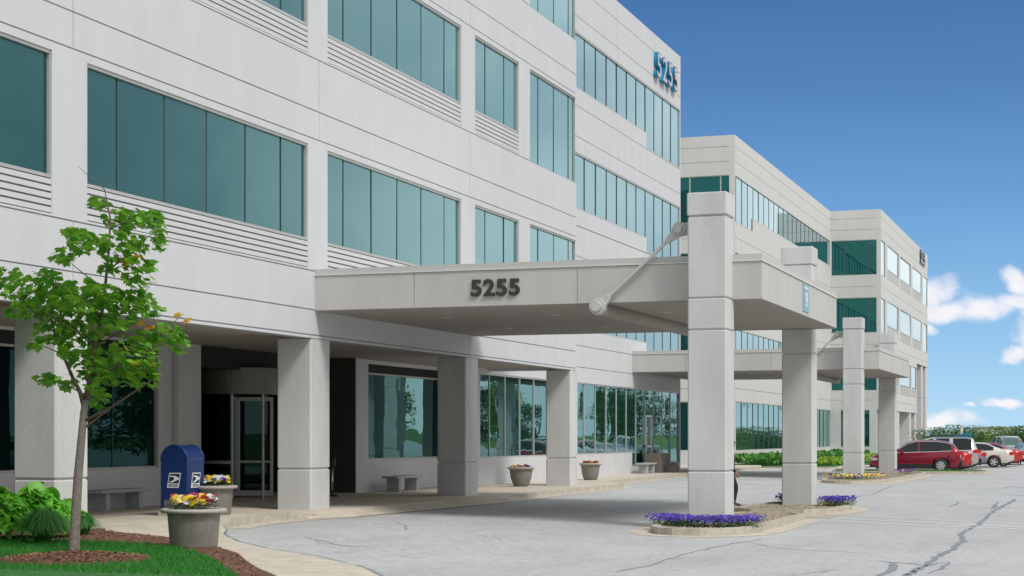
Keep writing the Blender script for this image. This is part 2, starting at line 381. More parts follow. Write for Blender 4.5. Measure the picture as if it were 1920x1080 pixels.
# ------------------------------------------------------------------ facades
def fbox(mb, ax, c, a0, a1, z0, z1, d0, d1, mi=0):
    """box on a facade: ax 'X' (plane x=c facing +X, a=Y) or 'Y' (plane y=c facing -Y, a=X); d = depth behind plane (neg = proud)"""
    if ax == 'X': mb.box(c-d1, c-d0, a0, a1, z0, z1, mi)
    else: mb.box(a0, a1, c+d0, c+d1, z0, z1, mi)
def facade(mb, ax, c, a0, a1, z0, z1, grooves, opens, joints=(), thick=.34, g=.013):
    zs = sorted({z0, z1, *[z for z in grooves if z0 < z < z1], *[z for o in opens for z in o[2:4] if z0 < z < z1]})
    gs = set(grooves)
    for i in range(len(zs)-1):
        b0, b1 = zs[i], zs[i+1]; mid = (b0+b1)/2
        ints = [(a0, a1)]
        for o in opens:
            if o[2] < mid < o[3]:
                ni = []
                for p, q in ints:
                    if o[1] <= p or o[0] >= q: ni.append((p, q)); continue
                    if o[0] > p: ni.append((p, o[0]))
                    if o[1] < q: ni.append((o[1], q))
                ints = ni
        for p, q in ints:
            if q-p < .01: continue
            e0, e1 = (.03 if p == a0 else 0), (.03 if q == a1 else 0)
            fbox(mb, ax, c, p+e0, q-e1, b0, b1, .028, thick, 1)
            if e0: fbox(mb, ax, c, p, p+e0, b0, b1, .028, thick, 0)
            if e1: fbox(mb, ax, c, q-e1, q, b0, b1, .028, thick, 0)
            cuts = [p]+sorted(j[0] for j in joints if p+.02 < j[0] < q-.02 and j[1] <= mid <= j[2])+[q]
            for k in range(len(cuts)-1):
                fbox(mb, ax, c, cuts[k]+(g*.8 if k else 0), cuts[k+1]-(g*.8 if k < len(cuts)-2 else 0),
                     b0+(g if b0 in gs else 0), b1-(g if b1 in gs else 0), 0, .028, 0)
def window(parent, ax, c, a0, a1, z0, z1, mulls=(), glass='glass', rec=.085, fr=.05, mw=.012, mproud=.014, frm='frame', steps=None, mm='mull', low=None):
    """low = (a, zlow): glazing dips lower for positions beyond a"""
    w = MB(); a_split = None
    def zb(a): return low[2] if low and low[0] <= a <= low[1] else z0
    segs = [a0]+sorted(mulls)+[a1]
    # outer frame head and sill
    fbox(w, ax, c, a0, a1, z1-fr, z1, rec-.06, rec+.05, 0)
    if low:
        rng = [(a0, low[0], z0), (low[0], low[1], low[2]), (low[1], a1, z0)]
    else: rng = [(a0, a1, z0)]
    for p, q, zz in rng:
        if q-p > .02: fbox(w, ax, c, p, q, zz, zz+fr, rec-.06, rec+.05, 0)
    fbox(w, ax, c, a0, a0+fr*.6, zb(a0+.01)+fr, z1-fr, rec-.05, rec+.05, 0); fbox(w, ax, c, a1-fr*.6, a1, zb(a1-.01)+fr, z1-fr, rec-.05, rec+.05, 0)
    for m in mulls: fbox(w, ax, c, m-mw, m+mw, min(zb(m-.1), zb(m+.1))+fr, z1-fr, rec-mproud, rec+.05, 1)
    f = w.build('window', [frm, mm], parent)
    p = MB()
    for k in range(len(segs)-1):
        s0, s1 = segs[k], segs[k+1]
        if s1-s0 < .03: continue
        mid = (s0+s1)/2; j = [random.uniform(-1, 1)*.003*(s1-s0) for _ in range(3)]
        za = zb(mid)
        if ax == 'X':
            X = c-rec; vs = [(X+j[0], s0, za), (X-j[0], s1, za), (X-j[0]+j[1], s1, z1), (X+j[0]+j[1], s0, z1)]
            p.add(vs, [(0, 1, 2, 3)]); p.add([(x-.012, y, z) for x, y, z in vs], [(3, 2, 1, 0)])
        else:
            Y = c+rec; vs = [(s0, Y+j[0], za), (s1, Y-j[0], za), (s1, Y-j[0]+j[1], z1), (s0, Y+j[0]+j[1], z1)]
            p.add(vs, [(0, 1, 2, 3)]); p.add([(x, y+.012, z) for x, y, z in vs], [(3, 2, 1, 0)])
    p.build('pane', glass, f)
    return f
def louvers(parent, ax, c, a0, a1, z0, z1, n=5, m=('white', 'groove')):
    w = MB(); h = (z1-z0)/n
    fbox(w, ax, c, a0, a1, z0, z1, .07, .3, 1)
    for k in range(n):
        b = z0+k*h
        if ax == 'X':
            w.add([(c-.06, a0, b+.02), (c-.06, a1, b+.02), (c-.015, a1, b+.02), (c-.015, a0, b+.02), (c-.015, a0, b+h-.012), (c-.015, a1, b+h-.012), (c-.065, a1, b+h-.002), (c-.065, a0, b+h-.002)],
                  [(0, 1, 2, 3), (3, 2, 5, 4), (4, 5, 6, 7)], 0)
        else: fbox(w, ax, c, a0, a1, b+.02, b+h-.01, .0, .06, 0)
    return w.build('louver_panel', list(m), parent)

# ================================================================== OFFICE BUILDING (near)
ob = empty('office_building', (-28, 45, 0), 'near white four-storey office building with teal ribbon windows and an open arcade', 'building')
ST = 4.65
XA, XB = -16.4, -19.37
wall = MB()
opA = []
bays = [(-3.3, 5.1, (-1.7, -.1, 1.5, 3.1)), (6.15, 14.5, (7.7, 9.3, 10.9, 12.5)), (15.6, 23.98, (17.2, 18.7, 20.3, 21.85, 23.42-.9)), (25.0, 33.47, (26.05, 27.64, 29.2, 30.77, 32.34)), (34.45, 42.74, (35.44, 37.01, 38.55, 40.10, 41.69)), (43.8, 47.47, (44.8, 46.37))]
CORN = (48.5, 53.2, (49.5, 51.05, 52.6))
for k in range(3):
    z0, z1 = 6.06+ST*k, 8.05+ST*k
    for b in bays: opA.append((b[0], b[1], 5.42+ST*k, z1+.06))
    opA.append((CORN[0], CORN[1], 5.33+ST*k, z1+.08))
gA = [3.97, 4.52]+[q+ST*k for k in range(4) for q in (5.37, 8.26, 8.88)]
jA = []
for k in range(-1, 3):
    for y in (24.58, 34.02, 43.40): jA.append((y, 8.20+ST*k, 10.02+ST*k))
    jA.append((15.1, 8.2+ST*k, 10.02+ST*k))
facade(wall, 'X', XA, -24, 53.2, 3.9, 19.9, gA, opA, jA)  # unseen stretch toward and past the camera added to block low southern light
wall.box(-40, XA-.34, -24, -23.7, 0, 19.85)                       # end returns
wall.box(XB-.34, XA-.34, 52.9, 53.2, 3.9, 19.9)
wall.box(XB, XA, 53.2, 53.2, 3.9, 3.95)
# B wing plane
opB = [(52.2, 79.62, 1.03, 3.83)]
BL = 73.4
for k in range(3):
    opB.append((53.2, BL, 5.87+ST*k, 8.05+ST*k)); opB.append((BL, 79.62, 5.22+ST*k, 8.05+ST*k))
opB.append((71.0, 79.62, .45, 1.03))
gB = [4.43, 5.26, 9.87, 8.70, 13.32, 14.50, 17.96, 19.1]
jB = [(y, z0, z1) for y in (68.7,) for z0, z1 in ((3.8, 5.9), (8.0, 10.5), (12.6, 15.2), (17.3, 19.9))]
facade(wall, 'X', XB, 51.7, 79.75, 0, 19.9, gB, opB, jB)
wall.box(-40, XB-.34, 79.45, 79.75, 0, 19.9)
wall.box(-40, -39.7, -24, 79.75, 0, 19.9)
wall.box(-39.7, XA-.34, -23.7, 52.9, 19.5, 19.8); wall.box(-39.7, XB-.34, 52.9, 79.45, 19.5, 19.8)   # roof deck
wall.build('wall', ['white', 'groove'], ob)
for k in range(3):
    z0, z1 = 6.06+ST*k, 8.05+ST*k
    for a0, a1, ml in bays:
        window(ob, 'X', XA, a0, a1, z0-.05, z1+.06, ml, fr=.055, mw=.007)
        louvers(ob, 'X', XA, a0, a1, 5.42+ST*k, z0-.06)
    window(ob, 'X', XA, CORN[0], CORN[1], 5.33+ST*k, z1+.08, CORN[2], rec=.09, fr=.05, mw=.009)
mB = [53.2+.02+1.547*i for i in range(-1+1, 18)]
for k in range(3):
    ml = [53.26+1.547*i for i in range(18)]; ml = [m for m in ml if 53.5 < m < 79.4]
    window(ob, 'X', XB, 53.25, 79.62, 5.87+ST*k, 8.03+ST*k, ml, low=(BL, 79.62, 5.22+ST*k), rec=.06, mw=.022, mproud=.02)
gml = [51.70+1.547*i for i in range(1, 19)]; gml = [m for m in gml if 52.5 < m < 79.4]
window(ob, 'X', XB, 52.2, 79.62, 1.03, 3.83, gml, glass='glassw', low=(71.0, 79.62, .47), rec=.08, mw=.022, mproud=.03, mm='alu')
# glazed door leaf within the ribbon
d = MB(); 
for a in (73.35, 74.3): fbox(d, 'X', XB, a-.03, a+.03, .5, 2.6, -.01, .07)
fbox(d, 'X', XB, 73.32, 74.33, 2.6, 2.68, -.012, .07); fbox(d, 'X', XB, 73.32, 74.33, 1.25, 1.33, -.012, .07)
d.build('door', 'flash', ob)
# arcade soffit + inner walls
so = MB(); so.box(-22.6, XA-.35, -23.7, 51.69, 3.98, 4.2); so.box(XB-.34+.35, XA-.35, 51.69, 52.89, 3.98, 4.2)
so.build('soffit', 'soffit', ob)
XW1, XW2 = -20.9, -20.2
iw = MB()
facade(iw, 'X', XW1, -23.7, 35.4, 0.1, 3.97, [], [(12.5, 24.3, 1.02, 3.9), (25.1, 34.8, 1.02, 3.9)], thick=.25)
facade(iw, 'X', XW2, 44.3, 52.0, 0.1, 3.97, [], [(45.15, 51.9, 1.06, 3.85)], thick=.25)
db = MB(); db.box(-24, XW2-.01, 44.27, 44.299, .1, 3.97); db.build('recess_side_wall', mat('recess_shade_dark', (.07, .066, .06), .6), ob)  # near-black colour stands in for the shade deep in the recess
iw.box(XW2-.25, XB-.34, 52.01, 52.3, .1, 3.97)
iw.build('arcade_wall', ['white', 'groove'], ob)
pi = MB(); pi.box(-21.9, -20.75, 35.42, 36.5, .1, 3.97); pi.build('pier', 'column', ob)
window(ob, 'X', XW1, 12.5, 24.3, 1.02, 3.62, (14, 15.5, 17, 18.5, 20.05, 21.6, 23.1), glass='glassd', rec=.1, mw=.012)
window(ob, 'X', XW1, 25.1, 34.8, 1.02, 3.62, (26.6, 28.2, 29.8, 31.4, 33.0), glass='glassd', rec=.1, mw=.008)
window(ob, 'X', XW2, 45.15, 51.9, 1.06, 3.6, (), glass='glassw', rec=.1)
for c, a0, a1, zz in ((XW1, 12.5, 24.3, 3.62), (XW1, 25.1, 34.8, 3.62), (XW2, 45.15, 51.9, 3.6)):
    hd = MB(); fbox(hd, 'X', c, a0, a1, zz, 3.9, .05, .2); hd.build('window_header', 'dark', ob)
# columns of the arcade
for y0, y1 in ((-4.4, -3.45), (5.1, 6.05), (14.6, 15.55), (24.1, 25.05), (33.64, 34.6), (43.1, 44.06), (52.6, 53.4)):
    c = MB()
    for z0, z1 in ((.0, 1.03), (1.06, 3.9)): c.cbox(-17.24, XA-.012, y0, y1, z0, z1, .03)
    c.box(-17.2, XA-.05, y0+.03, y1-.03, 1.0, 1.1, 0); c.build('column', 'column', ob)
# entrance: dark recess, glazed front, revolving door
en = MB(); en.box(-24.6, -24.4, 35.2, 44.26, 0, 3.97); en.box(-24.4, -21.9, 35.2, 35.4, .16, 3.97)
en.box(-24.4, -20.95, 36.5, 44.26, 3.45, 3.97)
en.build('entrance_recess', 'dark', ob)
gl = MB()
gl.box(-22.45, -22.4, 36.5, 38.3, .2, 3.4, 0); gl.build('entrance_glazing', 'glassd', ob); gl = MB(); gl.box(-22.45, -22.4, 41.3, 44.26, .2, 3.4, 0)
gl.build('entrance_glazing', 'glassd', ob)
DC = (-21.55, 39.75); DR = 1.02
rd = MB()
def arc(mb, r0, a0, a1, z0, z1, th=.04, n=24, mi=0):
    for i in range(n):
        p, q = R(a0+(a1-a0)*i/n), R(a0+(a1-a0)*(i+1)/n)
        A = [(DC[0]+r*math.cos(t), DC[1]+r*math.sin(t)) for r, t in ((r0, p), (r0, q), (r0-th, q), (r0-th, p))]
        mb.prism(A, z0, z1, mi)
arc(rd, DR+.05, -180, 180, 2.84, 3.52, .08, 48)
dr = rd.build('revolving_door', mat('bronze_grey_metal', (.20, .19, .17), .45, metal=.3, noise_s=6, amt=.08), ob, smooth=False)
q = MB(); arc(q, DR, -125, -68, .2, 2.84, .02); q.build('curved_glass', 'glassd', dr); q = MB(); arc(q, DR, 68, 125, .2, 2.84, .02); q.build('curved_glass', 'glassd', dr)
q = MB()
for a in (-125, -68, -20, 68, 125):
    x, y = DC[0]+DR*math.cos(R(a)), DC[1]+DR*math.sin(R(a)); q.tube([(x, y, .15), (x, y, 2.84)], .035, 8)
for s in (-1, 1): arc(q, DR+.02, -125 if s < 0 else 68, -68 if s < 0 else 125, 1.05, 1.13, .05); arc(q, DR+.02, -125 if s < 0 else 68, -68 if s < 0 else 125, .15, .3, .05)
q.build('door_frame', 'alu', dr)
for a in (20, 110, 200, 290):
    q = MB(); ux, uy = math.cos(R(a)), math.sin(R(a))
    def wing(u0, u1, z0, z1, t):
        nx, ny = -uy*t, ux*t
        q.prism([(DC[0]+ux*u0+nx, DC[1]+uy*u0+ny), (DC[0]+ux*u1+nx, DC[1]+uy*u1+ny), (DC[0]+ux*u1-nx, DC[1]+uy*u1-ny), (DC[0]+ux*u0-nx, DC[1]+uy*u0-ny)], z0, z1, 0 if t > .012 else 1)
    wing(.03, .95, .3, 2.72, .006); wing(.03, .1, .2, 2.78, .025); wing(.88, .96, .2, 2.78, .025); wing(.1, .88, .2, .34, .025); wing(.1, .88, 2.68, 2.78, .025); wing(.1, .88, 1.06, 1.12, .02)
    q.build('door_wing', ['alu', 'glassd'], dr)
# roof-line number
def digits(parent, txt, face, org, pitch, h, depth, m, bold=0, sx=1, m2=None):
    for i, ch in enumerate(txt):
        me = text_mesh(ch, h/.70, depth, bold, sx)
        if face == '-Y': loc = (org[0]+pitch*i, org[1]-depth/2, org[2])
        else: loc = (org[0]+depth/2, org[1]+pitch*i, org[2])
        o = place_text('digit', me, m, loc, parent, face)
        if m2:
            me = text_mesh(ch, h/.70, .012, bold+.02, sx)
            loc = (org[0]+depth+.006, org[1]+pitch*i, org[2])
            place_text('digit_trim', me, 'digit', loc, o, face)
            me = text_mesh(ch, h/.70*.96, .02, bold*.5, sx)
            loc = (org[0]+depth+.02, org[1]+pitch*i, org[2]) if face == '+X' else (org[0]+pitch*i, org[1]-depth-.02, org[2])
            place_text('digit_face', me, m2, loc, o, face)
rs = empty('number_sign', (XB, 76, 18.2), 'large channel letters 5255 with cyan sides high on the near building parapet', 'sign')
digits(rs, '5255', '+X', (XB, 74.95, 18.42), 1.06, 1.10, .17, 'signblue', .02, 1.12, 'signface')

# ================================================================== FAR OFFICE BUILDING
fb = empty('office_building', (-30, 130, 0), 'farther beige office building stepping forward beyond the near white one', 'building')
w = MB()
X2, Y2, X3, Y3 = -21.35, 101.7, -17.3, 139.0
g2 = [19.27, 18.37, 13.78, 9.13, 4.64, 12.97-.0, 4.1]
g2 = [19.27, 18.37, 13.78, 9.13, 4.64]
op = [(102.0, 139.0, .85, 3.85)]
for k in range(1, 4):
    hz = 3.6+ST*k; op += [(101.9, 107.3, hz-2.85, hz), (107.3, 138.9, hz-2.05, hz)]
j2 = [(y, 3.9+ST*k-.3, 3.9+ST*k+1.8) for y in (107.4, 116.6, 125.8) for k in range(4)]
facade(w, 'X', X2, Y2, Y3, 0, 19.95, g2, op, j2)
op = [(-30, -21.62, 3.6+ST*k-2.85, 3.6+ST*k) for k in range(1, 4)]
facade(w, 'Y', Y2, -45, X2-.34, 0, 19.95, g2, op+[(-30, -21.9, .85, 3.85)])
op = [(X2+.1, X3-.05, 3.6+ST*k-2.85, 3.6+ST*k) for k in (1, 2, 3)]+[(-20.5, -19.6, .85, 3.85), (-19.2, -18.2, .85, 3.85)]
facade(w, 'Y', Y3, X2, X3-.34, 0, 19.95, g2, op)
op = []
wins = [(143.3, 151.3), (152.5, 161.0), (162.35, 170.5)]
for k in (2, 3):
    hz = 3.6+ST*k; op.append((139.06, 141.9, hz-2.85, hz)); op.append((171.9, 176.1, hz-2.85, hz))
    for a in wins: op.append((a[0], a[1], hz-2.85, hz))
facade(w, 'X', X3, Y3, 176.2, 8.65, 19.95, g2, op)
op = [(143.3, 151.3, 5.4, 8.25), (152.5, 161.0, 5.4, 8.25), (161.6, 165.9, 5.4, 8.25), (139.06, 141.9, 5.4, 8.25)]
facade(w, 'X', X3, Y3, 166.2, 3.9, 8.65, g2, op)
w.box(-45, X3-.34, 175.9, 176.2, 8.65, 19.9); w.box(-45, X2-.34, 102.1, 139.3, 19.5, 19.85); w.box(-45, X3-.34, 139.34, 175.9, 19.5, 19.85)
w.box(-45, X3-.35, 139.4, 175.9, 8.66, 8.95); w.box(-45, X3-.35, 139.4, 166.0, 3.92, 4.2)
w.box(-22.2, -22, 139.4, 176, 0, 8.6); w.box(-22, X3-.4, 165.9, 166.15, 4, 8.6)
w.build('wall', ['warm', 'wgroove'], fb)
m2 = [102.26+1.78*i for i in range(21)]
for k in range(1, 4):
    hz = 3.6+ST*k
    window(fb, 'X', X2, 101.9, 138.9, hz-2.05, hz, m2, low=(101.9, 107.3, hz-2.85), rec=.06, mw=.026, mproud=.02)
    window(fb, 'Y', Y2, -30, -21.62, hz-2.85, hz, (-27.8, -25.95, -24.13, -22.22), rec=.08, mw=.04, mproud=.03, mm='frame')
    window(fb, 'Y', Y3, X2+.1, X3-.06, hz-2.85, hz, (-20.17, -18.3), rec=.08, mw=.03, mproud=.02)
    if k > 1:
        window(fb, 'X', X3, 139.06, 141.9, hz-2.85, hz, (), rec=.06)
        window(fb, 'X', X3, 171.9, 176.1, hz-2.85, hz, (), rec=.06)
    for a0, a1 in (wins if k > 1 else [(143.3, 151.3), (152.5, 161.0), (161.6, 165.9)]):
        window(fb, 'X', X3, a0, a1, hz-2.05, hz, (), rec=.07)
        louvers(fb, 'X', X3, a0, a1, hz-2.83, hz-2.08, 6, ('warm', 'wgroove'))
    if k == 1: window(fb, 'X', X3, 139.06, 141.9, 5.4, 8.25, (), rec=.06)
window(fb, 'X', X2, 102.0, 139.0, .85, 3.85, m2, glass='glassw', rec=.08, mw=.03, mproud=.03)
window(fb, 'Y', Y2, -30, -21.9, .85, 3.85, (-27.8, -25.95, -24.13), glass='glassw')
window(fb, 'Y', Y3, -20.5, -19.6, .85, 3.85, ()); window(fb, 'Y', Y3, -19.2, -18.2, .85, 3.85, ())
for y0, y1 in ((151.2, 152.3), (160.6, 161.8), (165.0, 166.1)):
    c = MB(); c.cbox(-19.0, X3-.06, y0, y1, 0, 3.9, .04); c.build('column', 'warm', fb)
for y0, y1 in ((171.0, 172.2), (175.0, 176.1)):
    c = MB(); c.cbox(-19.3, X3-.06, y0, y1, 0, 5.5, .04); c.cbox(-19.3, X3-.06, y0, y1, 5.53, 8.64, .04); c.build('column', 'warm', fb)
fs = empty('number_sign', (X3, 171, 18.9), 'small dark teal channel numbers 5255 high on the far building corner', 'sign')
digits(fs, '5255', '+X', (X3, 168.9, 19.05), 1.15, 1.25, .12, mat('dark_teal_letter', (.01, .09, .14), .4), .035, 1.05, 'signface')

# ================================================================== ENTRANCE CANOPIES
def canopy(X0, X1, Y0, Y1, label, colx, label2=None):
    t = empty('entrance_canopy', ((X0+X1)/2, (Y0+Y1)/2, 0), label, 'canopy', 'drive-under canopies at the entrances')
    m = MB(); g = .006
    ys = [Y0+(Y1-Y0)*i/5 for i in range(6)]
    xs = [X0, X0+2.35, X0+6.0, X0+9.0 if X1-X0 > 9.3 else X1-.3, X1]
    m.box(X0, X1-.02, Y0+.02, Y1-.02, 4.53, 5.24, 1)
    for i in range(4): m.box(xs[i]+(g if i else 0), xs[i+1]-g, Y0, Y0+.02, 4.51, 5.26); m.box(xs[i]+g, xs[i+1]-g, Y1-.02, Y1, 4.51, 5.26)
    for i in range(5): m.box(X1-.02, X1, ys[i]+g, ys[i+1]-g, 4.51, 5.26)
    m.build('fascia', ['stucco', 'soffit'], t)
    m = MB(); m.box(X0, X1-.3, Y0+.3, Y1-.3, 4.495, 4.529)
    m.box(X0, X1-.021, Y0+.021, Y0+.3, 4.49, 4.529); m.box(X0, X1-.021, Y1-.3, Y1-.021, 4.49, 4.529); m.box(X1-.3, X1-.021, Y0+.3, Y1-.3, 4.49, 4.529)
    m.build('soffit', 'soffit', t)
    m = MB(); m.box(X0, X1+.025, Y0-.025, Y1+.025, 5.265, 5.285); m.build('flashing', 'flash', t)
    m = MB(); m.box(X0, X1+.0, Y0, Y1, 5.288, 5.41); m.build('coping', 'cap', t)
    for i in range(3):
        for j in range(2):
            dl = MB(); dl.lathe([(.0, -.012), (.10, -.012), (.12, -.002), (.12, .01)], (X0+2+2.6*i, Y0+2.8+4.2*j, 4.492), 20); dl.build('downlight', 'cap', t)
    cols = ((colx, Y0-.6), (colx, Y1-.15))
    for (cx, cy) in cols:
        c = MB()
        for z0, z1 in ((-.05, 1.05), (1.08, 3.86), (3.89, 4.49), (4.52, 6.12)): c.cbox(cx, cx+.78, cy, cy+.76, z0, z1, .025)
        c.box(cx+.03, cx+.75, cy+.03, cy+.73, .9, 6.2)
        c.cbox(cx-.015, cx+.795, cy-.015, cy+.775, 6.15, 6.6, .025)
        c.build('column', 'column', t)
    # stay rods with pins
    for yy, sg in ((Y0-.1, 1), (Y1+.1, -1)):
        px, pz, ux, uz = colx-2.0, 4.42, colx-.28, 5.94
        r = MB(); L = math.hypot(ux-px, uz-pz); dx, dz = (ux-px)/L, (uz-pz)/L; nx, nz = -dz, dx
        def bar(a, b, ha, hb, y0, y1):
            P = [(px+dx*a+nx*ha, pz+dz*a+nz*ha), (px+dx*b+nx*hb, pz+dz*b+nz*hb), (px+dx*b-nx*hb, pz+dz*b-nz*hb), (px+dx*a-nx*ha, pz+dz*a-nz*ha)]
            r.add([(x, y0, z) for x, z in P]+[(x, y1, z) for x, z in P], [(0, 1, 2, 3), (7, 6, 5, 4), (0, 4, 5, 1), (1, 5, 6, 2), (2, 6, 7, 3), (3, 7, 4, 0)])
        bar(.3, L-.3, .028, .028, yy-.04, yy+.03); bar(0, .34, .14, .06, yy-.06, yy+.05); bar(L-.36, L, .05, .12, yy-.06, yy+.05)
        r.box(ux-.02, colx+.05, yy-.05, yy+.04, uz-.13, uz+.13)
        r.build('stay_rod', 'cap', t)
        for qx, qz, qr in ((px, pz, .14), (ux, uz, .115)):
            pn = MB(); pn.tube([(qx, yy-.10, qz), (qx, yy+.08, qz)], qr+.03, 24); pn.tube([(qx, yy-.2, qz), (qx, yy-.1, qz)], qr*.8, 24); pn.build('pin', 'cap', t, bev=.01)
    b = MB(); b.tube([(colx-2.0, Y0-.02, 4.40), (colx-2.0, Y1+.02, 4.40)], .15, 20); b.build('tie_beam', 'soffit', t, smooth=True)
    return t
c1 = canopy(-16.4, -6.55, 33.8, 43.7, 'nearest concrete entrance canopy, carrying the number 5255 on its near fascia', -7.92)
c2 = canopy(-19.37, -8.9, 71.0, 82.0, 'second concrete entrance canopy, farther down the drive behind the first', -10.3)
ns = empty('number_sign', (-12.2, 33.8, 4.87), 'dark bronze number 5255 on the near canopy fascia', 'sign')
digits(ns, '5255', '-Y', (-12.62, 33.8, 4.87), .285, .335, .045, 'digit', .014, 1.1)
ps = empty('building_sign', (-6.55, 39.0, 4.9), 'teal upright placard with a white 9 on the end fascia of the near canopy', 'sign')
q = MB(); q.box(-6.55, -6.53, 38.62, 39.38, 4.60, 5.22); q.build('panel', 'placard', ps)
place_text('digit', text_mesh('9', .50, .008, .012, 1.1), 'decalw', (-6.524, 39.0, 4.84), ps, '+X')
place_text('lettering', text_mesh('BUILDING', .105, .008, .002, 1), 'decalw', (-6.524, 39.0, 5.12), ps, '+X')

# ================================================================== GROUND
g = MB(); xs = [-42, -15, -11.5, -8, 0, 40, 120]; ysg = [-20, 20, 60, 100, 140, 230]
for i in range(len(xs)-1):
    for j in range(len(ysg)-1):
        a, b, c, d2 = xs[i], xs[i+1], ysg[j], ysg[j+1]
        g.add([(a, c, road_z(a)), (b, c, road_z(b)), (b, d2, road_z(b)), (a, d2, road_z(a))], [(0, 1, 2, 3)])
struct(g.build('road', 'asphalt'))
g = MB(); g.add([(-3000, -1500, -.16), (3000, -1500, -.16), (3000, 5000, -.16), (-3000, 5000, -.16)], [(0, 1, 2, 3)]); struct(g.build('ground', 'field'))
def P(pts, z): return [tuple(onZ(x, y, z)[:2]) for x, y in pts]
curve = P([(408, 977), (440, 971), (487, 966), (530, 962), (573, 959.5), (627, 956)], .15)
ramp_in = [(-15.95, 34.6), (-15.55, 42.6)]
curve2 = P([(930, 931), (965, 927), (1028, 919), (1093, 913), (1135, 909.5), (1156, 908)], .15)+[(-15.6, 55.6), (-16.2, 57.2), (-16.95, 58.6), (-17.3, 63), (-17.4, 68), (-17.5, 73), (-17.6, 90), (-18.2, 93)]
flush = [(-3.0, 12.3), (-6.2, 16.6), (-8.38, 19.62), (-9.84, 21.8), (-11.29, 23.26), (-12.49, 24.15), (-13.76, 25.45), (-14.9, 27.0), (-15.5, 28.2)]
walk = [(-36, 10), (-4, 10)]+flush+[curve[0]]+curve[1:]+ramp_in+curve2+[(-19.4, 93), (-36, 93)]
def wz(x, y):
    return .15
s = MB(); s.prism(walk[:], -.14, .15); 
# lower the flush near edge to the road
nv = []
fl = {(round(a, 3), round(b, 3)) for a, b in flush}
for x, y, z in s.v:
    if z > 0 and (round(x, 3), round(y, 3)) in fl: z = road_z(x)+.02
    nv.append((x, y, z))
s.v = nv
sw = s.build('sidewalk', 'walk'); struct(sw)
bm = bmesh.new(); bm.from_mesh(sw.data); bmesh.ops.triangulate(bm, faces=[f for f in bm.faces if len(f.verts) > 4]); bm.to_mesh(sw.data); bm.free()
def offset(pts, d, closed=False):
    out = []; n = len(pts)
    for i in range(n):
        a = Vector(pts[(i-1) % n] if closed else pts[max(i-1, 0)]); b = Vector(pts[(i+1) % n] if closed else pts[min(i+1, n-1)])
        t = (b-a).normalized(); out.append((pts[i][0]+t.y*d, pts[i][1]-t.x*d))
    return out
def strip(mb, p0, p1, z0, z1, mi=0, closed=False):
    n = len(p0); m = n if closed else n-1
    for i in range(m):
        j = (i+1) % n; mb.prism([p0[i], p0[j], p1[j], p1[i]], z0, z1, mi)
def sstrip(mb, p0, p1, dz, mi=0, closed=False):   # sheet following road
    n = len(p0); m = n if closed else n-1
    for i in range(m):
        j = (i+1) % n
        mb.add([(q[0], q[1], road_z(q[0])+dz) for q in (p0[i], p0[j], p1[j], p1[i])], [(0, 1, 2, 3)], mi)
k = MB()
def dense(pts, n=5): return [tuple(Vector(a).lerp(Vector(b), i/n)) for a, b in zip(pts, pts[1:]) for i in range(n)]+[tuple(pts[-1])]
ca, cb = dense(curve[:]), dense(curve2[:]); sst = lambda t: max(0, min(1, t))**.8
strip(k, ca, offset(ca, .14), -.14, lambda x, y: .012+.141*sst((33.95-y)/1.6)*sst(.25+(y-28.7)/.8)); strip(k, cb, offset(cb, .14), -.14, lambda x, y: .012+.141*sst((y-42.7)/1.6))
k.build('curb', 'curb')['kind'] = 'structure'
k = MB()
c_ = offset(curve, .14); sstrip(k, c_, offset(curve, .6), .006)
sstrip(k, [curve[-1]]+ramp_in+[curve2[0]], offset([curve[-1]]+ramp_in+[curve2[0]], .55), .008)
sstrip(k, offset(curve2, .14), offset(curve2, .5), .006)
k.build('gutter', 'walk')['kind'] = 'structure'
# sloped ramp at the flush entrance
k = MB(); e1_, e2_ = ca[-7:], cb[:7]; a = e1_+ramp_in+e2_; nA = len(a)
wd = [.15+.4*i/6 for i in range(7)]+[.55, .55]+[.55-.4*i/6 for i in range(7)]
b = [offset(a, wd[i])[i] for i in range(nA)]; a2 = offset(a, -.05)
for i in range(nA-1):
    k.add([(a2[i][0], a2[i][1], .1545), (a2[i+1][0], a2[i+1][1], .1545), (b[i+1][0], b[i+1][1], road_z(b[i+1][0])+.012), (b[i][0], b[i][1], road_z(b[i][0])+.012)], [(3, 2, 1, 0)])
k.build('entrance_ramp', 'walk')['kind'] = 'structure'
# sidewalk score joints
k = MB()
for (x0, y0, x1, y1) in ((-20.8, 29.5, -16.1, 28.9), (-20.8, 32.6, -16.2, 32.2), (-19.9, 26.8, -13.6, 25.2), (-16.5, 24.6, -13.2, 24.2), (-12.6, 22.6, -11.6, 23.2), (-11.2, 20.9, -9.8, 21.6), (-18.8, 26, -18.8, 34), (-20.1, 48, -15.8, 48), (-19.2, 51, -15.8, 51), (-19.3, 54, -15.7, 54), (-19.3, 57, -16.2, 57), (-19.3, 60, -17.2, 60), (-19.3, 64, -17.3, 64), (-19.3, 68, -17.4, 68)):
    d = Vector((x1-x0, y1-y0)).normalized()*.012
    z = .154 if y0 > 26 and x1 < -14 else .154
    if x0 > -17 and y0 < 25: continue
    k.add([(x0-d.y, y0+d.x, z), (x1-d.y, y1+d.x, z), (x1+d.y, y1-d.x, z), (x0+d.y, y0-d.x, z)], [(0, 1, 2, 3)])
k.build('sidewalk_joint', 'crack')['kind'] = 'structure'

